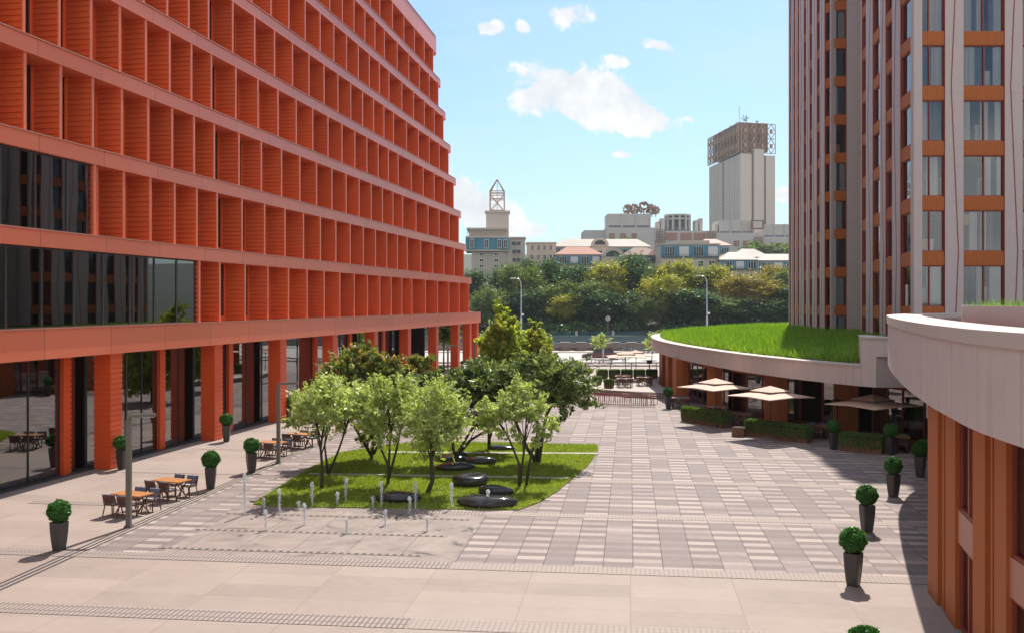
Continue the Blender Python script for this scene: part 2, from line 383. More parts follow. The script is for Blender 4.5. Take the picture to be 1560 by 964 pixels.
# cobble band with slanting grooves
def band_mat(name, light, dark, per=.36, slant=.0, wd=.45, rowp=.3):
    m, t, b = newmat(name); pos, u, v = UV(t)
    uu = t.m('ADD', u, t.m('MULTIPLY', v, slant))
    a = joint(t, uu, per, per*wd); r = joint(t, v, rowp, rowp*.16)
    j = t.m('MAXIMUM', a, r); n1 = t.noise(pos, 5, 4)
    c = t.mix(j, light, dark); c = t.mix(t.m('MULTIPLY', n1, .35), c, (.26, .20, .17))
    t.put(b.inputs['Base Color'], c); b.inputs['Roughness'].default_value = .8
band_mat('cobble', (.36,.285,.25), (.15,.115,.10), .14, 0, .42, .40)
band_mat('cobble_light', (.37,.295,.26), (.27,.21,.18), .14, 0, .32, .2)
band_mat('drain', (.30,.235,.205), (.045,.035,.033), .25, 0, .5, .5)
m, t, b = newmat('fountain_floor'); pos, u, v = UV(t)
n1 = t.noise(pos, .9, 5, .65, .6); n3 = t.noise(pos, 40, 3)
j = t.m('MAXIMUM', joint(t, u, 1.82, .03, 20.0), joint(t, v, 2.4, .02))
c = t.ramp(t.m('ADD', n1, t.m('MULTIPLY', t.m('SUBTRACT', n3, .5), .3)), [(.3, (.17,.13,.115)), (.5, (.26,.2,.172)), (.7, (.33,.255,.22))])
c = t.mix(t.m('MULTIPLY', j, .7), c, (.06,.045,.04))
wet = t.m('MULTIPLY', t.step(.40, .34, n1), .6)
t.put(b.inputs['Base Color'], t.mix(wet, c, t.mix(1.0, c, (.5,.5,.52), 'MULTIPLY')))
t.put(b.inputs['Roughness'], t.m('SUBTRACT', .72, t.m('MULTIPLY', wet, .6)))
m, t, b = newmat('lawn'); pos, u, v = UV(t)
f = t.m('ADD', t.m('MULTIPLY', t.noise(pos, 1.2, 5), .6), t.m('MULTIPLY', t.noise(pos, 30, 3), .4))
t.put(b.inputs['Base Color'], t.ramp(f, [(.3, (.13,.19,.02)), (.5, (.22,.26,.03)), (.7, (.33,.35,.08))])); b.inputs['Roughness'].default_value = .9
t.put(b.inputs['Normal'], t.node('ShaderNodeBump', {'Strength': .8, 'Distance': .05, 'Height': t.noise(pos, 35, 3)}).outputs[0])
m, t, b = newmat('ground'); pos, u, v = UV(t); s = t.sep(pos)
far_ = t.step(180, 300, s[1])
c = t.mix(t.noise(pos, .25, 5), (.30,.25,.21), (.40,.34,.29))
c2 = t.mix(t.noise(pos, .05, 5), (.018,.028,.012), (.045,.052,.02))
t.put(b.inputs['Base Color'], t.mix(far_, c, c2)); b.inputs['Roughness'].default_value = .85
m, t, b = newmat('asphalt'); pos, u, v = UV(t)
t.put(b.inputs['Base Color'], t.mix(t.noise(pos, .6, 5), (.40,.36,.32), (.50,.46,.42))); b.inputs['Roughness'].default_value = .8
# concrete fascia with panel joints
def fascia_mat(name, col, P_=2.1):
    m, t, b = newmat(name); pos = t.node('ShaderNodeNewGeometry').outputs['Position']; s = t.sep(pos)
    n1 = t.noise(pos, .7, 5, .6); n2 = t.noise(pos, 14, 4)
    f = t.m('ADD', .86, t.m('ADD', t.m('MULTIPLY', n1, .2), t.m('MULTIPLY', n2, .08)))
    c = t.mix(1.0, (*col, 1), t.comb(f, f, f), 'MULTIPLY')
    st = t.noise(t.v('MULTIPLY', pos, (1, 1, .06)), 5.0, 3)
    c = t.mix(t.m('MULTIPLY', t.step(.52, .75, st), .22), c, (.25,.19,.17))
    j = joint(t, s[1], P_, .03)
    t.put(b.inputs['Base Color'], t.mix(t.m('MULTIPLY', j, .45), c, (.12,.1,.1))); b.inputs['Roughness'].default_value = .7
fascia_mat('fascia', (.57, .475, .445)); 

# ------------------------------------------------ foliage generators
def leaves(blobs, n, size, flat=.3, droop=0.0, shell=.55, seed=1, elong=1.6):
    """leaf quads spread through ellipsoid clumps; returns (4n,3)"""
    g = np.random.default_rng(seed); B = np.array(blobs, float)
    wts = B[:,3]*B[:,4]*B[:,5]; wts = wts**.75; wts /= wts.sum()
    k = g.choice(len(B), n, p=wts)
    d = g.normal(size=(n,3)); d /= np.linalg.norm(d, axis=1)[:,None]
    r = (shell + (1-shell)*g.random(n))**.7 * (1+.12*g.normal(size=n))
    # lumpy twigs
    c = B[k,:3] + d*B[k,3:6]*r[:,None]
    nm = d*.6 + g.normal(size=(n,3))*.8; nm[:,2] += flat
    nm /= np.linalg.norm(nm, axis=1)[:,None]
    a = np.cross(nm, g.normal(size=(n,3))); a /= np.linalg.norm(a, axis=1)[:,None]
    b = np.cross(nm, a); s = size*(.6+.8*g.random(n))[:,None]
    a = a*s*.5*elong; b = b*s*.5; a[:,2] -= droop*np.abs(s[:,0])
    # rhombic leaves
    V = np.stack([c-a, c-b*.8, c+a, c+b*.8], axis=1)
    return V.reshape(-1, 3)
def subblobs(c, r, n, size, seed, low=-1.0):
    n = int(n)
    """a crown ellipsoid filled with smaller uneven clumps"""
    g = random.Random(seed); out = []
    for i in range(n):
        while True:
            p = [g.uniform(-1,1) for _ in range(3)]
            q = sum(x*x for x in p)
            if q < 1 and p[2] > low and q > .18: break
        k = size*g.uniform(.6, 1.35)
        out.append((c[0]+p[0]*r[0]*.86, c[1]+p[1]*r[1]*.86, c[2]+p[2]*r[2]*.86, k, k, k*g.uniform(.55,.85)))
    return out
def twig_leaves(blobs, n, size, seed=1, per=16, up=.35, elong=2.0, centre=None, tl=1.0):
    """leaves set along short outward twigs: an airy crown with a broken outline"""
    g = np.random.default_rng(seed); B = np.array(blobs, float); nt_ = max(1, n//per)
    wts = (B[:,3]*B[:,4]*B[:,5])**.7; wts /= wts.sum(); k = g.choice(len(B), nt_, p=wts)
    cen = B[:,:3].mean(0) if centre is None else np.array(centre, float)
    d0 = g.normal(size=(nt_,3)); d0 /= np.linalg.norm(d0,axis=1)[:,None]; st = B[k,:3] + d0*B[k,3:6]*(g.random(nt_)**.5)[:,None]*.9
    out = st-cen; out /= (np.linalg.norm(out,axis=1)[:,None]+1e-6)
    d = out*.75 + d0*.45 + g.normal(size=(nt_,3))*.45; d[:,2] += up; d /= np.linalg.norm(d,axis=1)[:,None]
    L = B[k,3]*g.uniform(.7,1.7,nt_)*tl
    f = np.tile(np.linspace(.05,1,per), nt_); T = np.repeat(np.arange(nt_), per)
    c = st[T] + d[T]*(L[T]*f)[:,None]; c[:,2] -= .12*(f**2)*L[T]
    nm = g.normal(size=(len(T),3))*.7; nm[:,2] += .7; nm /= np.linalg.norm(nm,axis=1)[:,None]
    a = d[T]*.7 + g.normal(size=(len(T),3))*.6; a -= nm*(a*nm).sum(1)[:,None]; a /= np.linalg.norm(a,axis=1)[:,None]
    b = np.cross(nm, a); s = (size*(.55+.8*g.random(len(T))))[:,None]; c = c + b*s*g.choice([-.6,.6],len(T))[:,None]
    a = a*s*.5*elong; b = b*s*.5
    return np.stack([c-a, c-b*.8, c+a, c+b*.8], axis=1).reshape(-1,3)
def trunk_mesh(paths, mat_=None, n=7):
    mb = MB()
    for pts, rs in paths: mb.tube(pts, rs, n)
    return mb.mesh('trunk', M['bark'], True)
def limbs(base, stems, blobs, r0, seed, frac=.8, nl=14):
    g = random.Random(seed); paths = []
    tops = []
    for s in stems:
        pts = [Vector(p) for p in s]; L = len(pts)
        paths.append((pts, [r0*(1-.55*i/(L-1)) for i in range(L)])); tops.append(pts)
    bl = blobs if len(blobs) < nl else g.sample(blobs, nl)
    for b_ in bl:
        c = Vector(b_[:3]); st = min(tops, key=lambda q: (q[-1]-c).length)
        i = g.uniform(.45, 1.0)*(len(st)-1); k = int(min(i, len(st)-2)); a = st[k].lerp(st[k+1], i-k)
        mid = a.lerp(c, .5) + Vector((g.uniform(-.1,.1), g.uniform(-.1,.1), .12))*(c-a).length
        q = r0*.38; paths.append(([a, mid, c], [q, q*.6, q*.2]))
        for _ in range(2):
            e = c + Vector((g.uniform(-1,1)*b_[3], g.uniform(-1,1)*b_[3], g.uniform(-.3,1)*b_[5])); paths.append(([mid.lerp(c,.5), e], [q*.4, q*.1]))
    return paths
# ================================================ SETTING: terrain, paving, water
def sheet(name, pts, z, mat_, kind='structure'):
    me = bpy.data.meshes.new(name); me.from_pydata([(p[0], p[1], z if len(p) < 3 else p[2]) for p in pts], [], [tuple(range(len(pts)))])
    me.materials.append(M[mat_]); o = link(name, me)
    if me.polygons[0].normal.z < 0: me.flip_normals()
    return tag(o, kind=kind)
prof = [(-400,-.05),(171.6,-.05),(171.7,-7),(295.2,-7),(295.3,-1.7),(301,-1.6),(304,-.5),(318,2.5),(350,9),(400,15),(440,17),(700,42),(850,50),(1200,60),(6000,60)]
xs = [-3000,-600,-200,-60,0,60,200,600,3000]
V_ = [(x, y, z) for (y, z) in prof for x in xs]; n = len(xs)
me = bpy.data.meshes.new('ground'); me.from_pydata(V_, [], [(j*n+i, j*n+i+1, (j+1)*n+i+1, (j+1)*n+i) for j in range(len(prof)-1) for i in range(n-1)])
me.materials.append(M['ground']); tag(link('ground', me), kind='structure')
sheet('river', [(-600,171.8),(600,171.8),(600,295.1),(-600,295.1)], -5.6, 'river')
UVp = lambda u0,u1,v0,v1: [uv2w(u0,v0), uv2w(u1,v0), uv2w(u1,v1), uv2w(u0,v1)]
sheet('plaza_slabs', UVp(-60, 40, -30, 111), 0.0, 'slabs')
sheet('plaza_paving', UVp(-17.5, 30, 29.3, 108), 0.004, 'pavers')
sheet('fountain_floor', UVp(-15.0, -5.46, 30.0, 37.0), 0.008, 'fountain_floor')
for i, (v0, v1) in enumerate([(23.75,24.55),(29.25,30.0),(36.85,37.45),(44.2,44.8),(51.7,52.3),(59.2,59.8),(66.8,67.4),(74.4,75.0)]):
    sheet('cobble_band', UVp(-24 if i < 3 else -24, -5.5 if i < 3 else -17.8, v0, v1), 0.012, 'cobble' if i < 3 else 'cobble_light')
    sheet('cobble_band', UVp(-5.46 if i < 3 else -17.4, 28, v0, v1), 0.012, 'cobble_light')
for v0 in (30.55, 33.2, 35.85):
    sheet('drain_grille', UVp(-15.3, -5.9-(36-v0)*.12, v0, v0+.2), 0.016, 'drain')
for k in range(3):
    sheet('drain_line', UVp(-17.9+k*.2, -17.84+k*.2, -20, 100), 0.016, 'grille')
mb = MB()
for (v0, v1) in [(31.5,31.52)]: pass
sheet('road', [(-200,133),(200,133),(200,160),(-200,160)], 0.004, 'asphalt')
# kerb and pavement beyond the road
mb = MB(); mb.bx(-200,200,132.6,132.9,-.04,.13); mb.bx(-200,200,160,171.6,-.04,.13); mb.bx(-200,200,126,126.3,-.04,.12)
tag(mb.build('pavement', M['path_stone']), kind='structure')
mb = MB()
for x in range(-40, 60, 6): mb.bx(x, x+3, 146.4, 146.55, .004, .010)
tag(mb.build('road_marking', M['white']), kind='structure')

# lawn with the paths that cross it
Lp = [(386,768),(420,772),(560,774),(700,776),(790,777),(822,765),(850,748),(875,727),(895,710),(905,697),(911,686),(910,678),(800,676),(700,674),(640,675),(600,677),(520,690),(470,715)]
Lw = [G(*p) for p in Lp]
def lawn_surface():
    mb = MB(); mb.prism([(p.x, p.y) for p in Lw], .0, .05); o = mb.build('lawn_base', M['lawn']); return tag(o, kind='structure')
lawn_surface()
def inpoly(P_, x, y):
    c = np.zeros(len(x), bool); n = len(P_)
    for i in range(n):
        x1, y1 = P_[i]; x2, y2 = P_[(i+1) % n]
        k = ((y1 > y) != (y2 > y)) & (x < (x2-x1)*(y-y1)/(y2-y1+1e-12)+x1); c ^= k
    return c
def path_strip(a, b, w_):
    a = G(*a); b = G(*b); d = (b-a).normalized(); n_ = Vector((-d.y, d.x, 0))*w_/2
    mb = MB(); q = [a-n_, b-n_, b+n_, a+n_]; mb.hexa([(p.x,p.y,.01) for p in q]+[(p.x,p.y,.075) for p in q])
    return tag(mb.build('stepping_path', M['path_stone']), kind='structure'), (a, b, w_)
pths = [path_strip((470,723),(868,730),.34), path_strip((590,690),(911,692),.5)]
def grass_blades(name, poly, n, h, zf, mat_, wd=.02, seed=3, avoid=()):
    g = np.random.default_rng(seed); A = np.array(poly); lo = A.min(0); hi = A.max(0)
    x = g.uniform(lo[0], hi[0], n*2); y = g.uniform(lo[1], hi[1], n*2); k = inpoly(poly, x, y)
    for (a, b, w_) in avoid:
        d = (b-a).normalized(); dist = np.abs((x-a.x)*(-d.y)+(y-a.y)*d.x); al = (x-a.x)*d.x+(y-a.y)*d.y
        k &= ~((dist < w_/2+.02) & (al > 0) & (al < (b-a).length))
    x = x[k][:n]; y = y[k][:n]; m_ = len(x); z = zf(x, y)
    pn = .75+.5*np.sin(x*1.7+1.3*np.sin(y*1.1))*np.sin(y*1.3)
    hh = h*(.55+.7*g.random(m_))*(.8+.3*pn); th = g.uniform(0, 2*np.pi, m_); lx = hh*.45*g.normal(size=m_); ly = hh*.45*g.normal(size=m_)
    w0 = wd*(.6+.8*g.random(m_))
    V = np.zeros((m_,3,3)); V[:,0] = np.stack([x-w0*np.cos(th), y-w0*np.sin(th), z],1); V[:,1] = np.stack([x+w0*np.cos(th), y+w0*np.sin(th), z],1)
    V[:,2] = np.stack([x+lx, y+ly, z+hh],1)
    return tag(link(name, npmesh(name, V.reshape(-1,3), 3, M[mat_])), kind='stuff')
tag(grass_blades('lawn_grass', [(p.x,p.y) for p in Lw], 90000, .085, lambda x,y: 0*x+.045, 'lawn_blade', .022, avoid=[p[1] for p in pths]),
    'short mown green grass of the lawn around the plaza trees', 'grass')

# ================================================ RED OFFICE BUILDING
TH = -math.atan(.2); ts = Vector((.2, 1, 0)).normalized(); nin = Vector((-1, .2, 0)).normalized()
def FX(Y, n=0): return -28.78 + .2*Y - .0073*n*(Y-35)
def FP(Y, n=0, dep=0.0, z=0.0):
    p = Vector((FX(Y, n), Y, z)) + nin*dep; return p
ZT = [6.9] + [11.14+4.1*i for i in range(8)]     # top of band n
RB = thing('office_building', 'long terracotta red office block with ribbed fins and arcade along the plaza', 'building', (FX(70)-12, 70, 0))
YE = 120.6
FY = [58.3-2.38*k for k in range(17, 0, -1)] + [58.3+3.217*k for k in range(12)] + [96.9+4.74*k for k in range(6)]
# bands with a rounded far end
def band_poly(n, yend, pro):
    a = FP(14, n, -pro); b = FP(yend-2.2, n, -pro); pts = [a, b]
    c = FP(yend-2.2, n, -pro+2.2); ang0 = math.atan2((b-c).y, (b-c).x)
    for k in range(1, 8): pts.append(c + Vector((math.cos(ang0+k*math.pi/2/7), math.sin(ang0+k*math.pi/2/7), 0))*2.2)
    pts.append(FP(yend, n, 24)); pts.append(FP(14, n, 24)); return [(p.x, p.y) for p in pts]
for n in range(9):
    mb = MB(); zt = ZT[n] if n < 8 else 41.1; zb = {0: 5.6, 8: 39.1}.get(n, zt-.72)
    ne = 0 if n == 0 else n+.5; pl = band_poly(ne, 125.2 if n == 0 else 124.7, .22 if n in (0, 8) else .12)
    mb.prism(pl, zb, zt); o = mb.build('floor_band', M['red_band'], RB, True)
    # thin shadow-gap trim at top
    m2 = MB()
    a = FP(14, ne, -(.22 if n in (0,8) else .12)-.02); b = FP(122.3, ne, -(.22 if n in (0,8) else .12)-.02)
    m2.bar((a.x,a.y,zt+.02), (b.x,b.y,zt+.02), .1, .05); link('drip_edge', m2.mesh('drip_edge', M['rust_light']), o)
    KIDS.setdefault(o.name, [])
# fins: one mesh, placed on every floor
fm = MB(); H_ = 3.38; nr = 13; t0 = .055; D_ = 1.32
prof_ = []
for k in range(nr):
    z0 = H_*k/nr; z1 = H_*(k+1)/nr; prof_ += [(z0, -.02), (z0+.05, -.02), (z0+.06, .035), (z1, .035)]
for side in (-1, 1):
    vs = []; 
    for (z, o_) in prof_: vs += [(-.02, side*(t0+o_), z), (-D_, side*(t0+o_), z)]
    fm.add(vs, [(2*i, 2*i+1, 2*i+3, 2*i+2) for i in range(len(prof_)-1)])
fm.bx(-D_, -.02, -.03, .03, 0, H_)
fm.bx(-.03, .03, -t0-.035, t0+.035, 0, H_, 1)
fin_me = fm.mesh('fin', [M['red_panel'], M['red_band']])
plain_me = None
fins = []
for i in range(1, 9):
    z0 = ZT[i-1]; h = (ZT[i]-.72 if i < 8 else 39.1) - z0
    for Y in FY:
        if i == 1 and Y < 55.5: continue
        if i == 2 and Y < 46: continue
        p = FP(Y, i, .02, z0); px = CX+F*p.x/p.y; py = CY-F*(p.z-EYE)/p.y
        vis = -40 < px < 760 and -20 < py < 1000; fins.append((Y if vis else 1000+Y, p, h))
fins.sort(key=lambda q: q[0]); rest = MB()
for k, (key, p, h) in enumerate(fins):
    if k < 100:
        o = link('fin', fin_me, RB); o.location = p-RB.location; o.rotation_euler = (0, 0, TH); o.scale = (1, 1, h/H_)
    else:
        mt = Matrix.Translation(p) @ Matrix.Rotation(TH, 4, 'Z') @ Matrix.Diagonal((1, 1, h/H_, 1))
        base_ = len(rest.v); rest.v += [tuple(mt @ Vector(v)) for v in fm.v]; rest.f += [tuple(i+base_ for i in f) for f in fm.f]; rest.mi += fm.mi
tag(rest.build('fin', [M['red_panel'], M['red_band']], RB, True), kind='stuff')
# glazing strips deep between the fins, the core behind
def quadstrip(mb, Ya, Yb, n, dep, z0, z1, th=.1, m=0):
    a, b = FP(Ya, n, dep), FP(Yb, n, dep); c, d = FP(Yb, n, dep+th), FP(Ya, n, dep+th)
    q = [a, b, c, d]; mb.hexa([(p.x,p.y,z0) for p in q]+[(p.x,p.y,z1) for p in q], m)
for i in range(1, 9):
    z0 = ZT[i-1]; z1 = ZT[i]-.72 if i < 8 else 39.1; ya = {1: 55.95, 2: 46.75}.get(i, 14)
    mb = MB(); quadstrip(mb, ya, YE-.1, i, 1.36, z0, z1, .12); mb.build('window_strip', M['glass_dark'], RB, True)
    mb = MB()
    for Y in FY:
        if Y > ya+1: quadstrip(mb, Y-.25, Y+.25, i, 1.30, z0, z1, .05)
    quadstrip(mb, ya, YE, i, 1.27, z0, z0+.32, .08); mb.build('sill', M['red_panel'], RB, True)
    mb = MB(); quadstrip(mb, ya, YE, i, 1.5, z0, z1, 22); mb.build('core_wall', M['red_panel'], RB, True)
    # end wall at far side
    mb = MB(); quadstrip(mb, YE-.06, YE+.22, i, .05, z0, z1, 20); mb.build('end_wall', M['red_panel'], RB, True)
# big ribbons of glass on the first and second floor, with rooms behind
def window(parent, a, b, z0, z1, fr=.05, dep=.1, gm='glass', fmn='dark_metal', mull=(), trans=(), nm='window', inset=.04):
    a = Vector((a[0],a[1],0)); b = Vector((b[0],b[1],0)); L = (b-a).length; d = (b-a)/L; n_ = Vector((-d.y, d.x, 0))
    def box(mb, u0, u1, za, zb, e0, e1, m=0):
        q = [a+d*u0+n_*e0, a+d*u1+n_*e0, a+d*u1+n_*e1, a+d*u0+n_*e1]; mb.hexa([(p.x,p.y,za) for p in q]+[(p.x,p.y,zb) for p in q], m)
    mb = MB(); box(mb, 0, fr, z0, z1, 0, dep); box(mb, L-fr, L, z0, z1, 0, dep); box(mb, fr, L-fr, z0, z0+fr, 0, dep); box(mb, fr, L-fr, z1-fr, z1, 0, dep)
    for q in mull: box(mb, L*q-fr/2, L*q+fr/2, z0+fr, z1-fr, 0, dep)
    for q in trans: box(mb, fr, L-fr, q-fr/2, q+fr/2, 0.003, dep-.003)
    w_ = mb.build(nm, M[fmn], parent, True); g_ = MB()
    box(g_, fr, L-fr, z0+fr, z1-fr, inset, inset+.02)
    p = link('pane', g_.mesh('pane', M[gm]), w_); KIDS.setdefault(w_.name, []); return w_
for (i, yend, step_) in ((1, 55.92, 2.2), (2, 46.7, 2.15)):
    z0 = ZT[i-1]+.02; z1 = ZT[i]-.74; y = yend
    while y > 16:
        a, b = FP(y-step_, i, .12), FP(y, i, .12); window(RB, a, b, z0, z1, .06, .16, 'glass'); y -= step_
    mb = MB(); a, b = FP(yend, i, .12), FP(yend, i, 9); mb.wall([(a.x,a.y),(b.x,b.y)], z0, z1, -.15); mb.build('side_wall', M['red_panel'], RB, True)
    mb = MB(); quadstrip(mb, 14, yend, i, 8, z0, z1, .2); mb.build('back_wall', M['interior'], RB, True)
    mb = MB(); 
    for y in np.arange(16, yend-1, 4.3):
        p = FP(y, i, 2.6); mb.cyl(p, .28, z0, z1, 14)
    mb.build('inner_column', M['interior_white'], RB, True, True)
    mb = MB(); rr = random.Random(i)
    for y in np.arange(30, yend-1, 1.15):
        dp = rr.uniform(1.2, 5.5); p = FP(y, i, dp); k = rr.random()
        if k < .5: mb.box((p.x,p.y,z0+.72), (1.3,.7,.05), rz=TH); mb.box((p.x,p.y,z0+1.05), (.5,.06,.35), rz=TH+.3); mb.box((p.x,p.y,z0+.35), (.08,.6,.7), rz=TH)
        elif k < .8: mb.box((p.x,p.y,z0+.45), (.5,.5,.08), rz=TH); mb.box((p.x,p.y+.2,z0+.8), (.5,.06,.6), rz=TH); mb.cyl(p, .04, z0, z0+.45, 6)
        else: mb.box((p.x,p.y,z0+.8), (.4,1.0,1.6), rz=TH)
    mb.build('office_furniture', M['grey_dark'], RB, True)
    mb = MB()
    rb_ = random.Random(i+40)
    for y in np.arange(30, yend-1.2, 1.07):
        if rb_.random() < .72:
            a_, b_ = FP(y+.05, i, .36), FP(y+rb_.uniform(.5,1.0), i, .36); mb.wall([(a_.x,a_.y),(b_.x,b_.y)], z1-.05-(z1-z0)*rb_.choice((.35,.6,.97,.97)), z1-.05, .03)
    mb.build('roller_blind', M['pale_fill'], RB, True)  # pale blinds added behind the glass to brighten the dark window ribbons
# ground floor columns
cyl_pos = [38.2, 47.4, 57.4, 66.2, 75.5, 84.8, 94.3, 104.0, 113.0, 118.6, 122.3]
cm = MB(); Hc = 5.6; nr = 22
for k in range(nr):
    z0 = Hc*k/nr; z1 = Hc*(k+1)/nr
    cm.bx(-.9, 0, 0, .98, z0+.07, z1); cm.bx(-.87, -.03, .03, .95, z0, z0+.07)
col_me = cm.mesh('column', M['red_column'])
for k, Y in enumerate([28.6]+cyl_pos):
    o = link('column', col_me, RB); o.location = FP(Y, 0, .03)-RB.location; o.rotation_euler = (0, 0, TH)
# shop front behind the columns: glazing bays and red pilasters
ybay = [19.0, 28.6]+cyl_pos[:8]
for k in range(len(ybay)-1):
    y0, y1 = ybay[k]+.0, ybay[k+1]; span = y1-y0; edges = [y0+.05]
    if k < 8:
        pil = y0+span*{1: .895, 2: .80, 3: .62, 4: .45, 5: .92, 6: .70, 0: .5, 7: .6}[k]; pil = min(pil, y1-.58)
        segs = [(y0+.1, y0+span*.34), (y0+span*.34, pil), (pil+.55, y1+.1)] if pil+.9 < y1 else [(y0+.1, y0+span*.34), (y0+span*.34, pil)]
        o_ = MB(); a = FP(pil, 0, 1.05)
        for r_ in range(22):
            z0 = Hc*r_/22; z1 = Hc*(r_+1)/22
            for (e, za, zb) in ((0, z0+.07, z1), (.03, z0, z0+.07)):
                q = [FP(pil+e, 0, 1.2+e), FP(pil+.55-e, 0, 1.2+e), FP(pil+.55-e, 0, 1.7), FP(pil+e, 0, 1.7)]
                o_.hexa([(p.x,p.y,za) for p in q]+[(p.x,p.y,zb) for p in q])
        o_.build('pilaster', M['red_column'], RB, True)
        for si, (s0, s1) in enumerate(segs):
            door = (k in (1, 4) and si == 1)
            w_ = window(RB, FP(s0, 0, 1.4), FP(s1, 0, 1.4), .04, 5.58, .06, .14, 'glass_shop', 'dark_metal',
                   mull=(.5,) if (s1-s0) > 2.6 and not door else ((.3,.7) if door else ()), trans=(2.55,) if door or (k >= 4 and si == 0) else ())
            if door:
                L = s1-s0
                for dd in (.3, .5):
                    window(RB, FP(s0+L*dd+.04, 0, 1.36), FP(s0+L*(dd+.2)-.04, 0, 1.36), .05, 2.5, .09, .08, 'glass_shop', 'dark_metal', nm='door')
mb = MB(); quadstrip(mb, 14, 104.6, 0, 9, 0, 5.6, .3); mb.build('shop_back_wall', M['interior'], RB, True)
mb = MB(); a, b = FP(104.5, 0, 1.4), FP(104.5, 0, 22); mb.wall([(a.x,a.y),(b.x,b.y)], 0, 5.6, .3); mb.build('shop_end_wall', M['glass_dark'], RB, True)
mb = MB(); rr = random.Random(5)
for y in np.arange(38, 100, 1.6):
    dp = rr.uniform(2.4, 8); p = FP(y, 0, dp); h = rr.choice((.8, 1.1, 2.2, 3.4)); mb.box((p.x,p.y,h/2), (rr.uniform(.4,1.6), rr.uniform(.3,1), h), rz=TH)
mb.build('shop_fittings', M['interior_white'], RB, True)
mb = MB(); 
for y in np.arange(30, 100, 9.3):
    quadstrip(mb, y, y+.3, 0, 2.0, 0, 5.6, 7)
mb.build('party_wall', M['red_panel'], RB, True)
mb = MB(); 
for y in np.arange(38, 122, 3.1):
    q = FP(y, 0, .8); mb.box((q.x,q.y,5.585), (.14,.14,.03))
mb.build('soffit_light', M['white'], RB, True)
# arcade plinth: darker stone strip by the glass
sheet('arcade_paving', [FP(14,0,1.4)[:2], FP(104,0,1.4)[:2], FP(104,0,.95)[:2], FP(14,0,.95)[:2]], .008, 'grille')

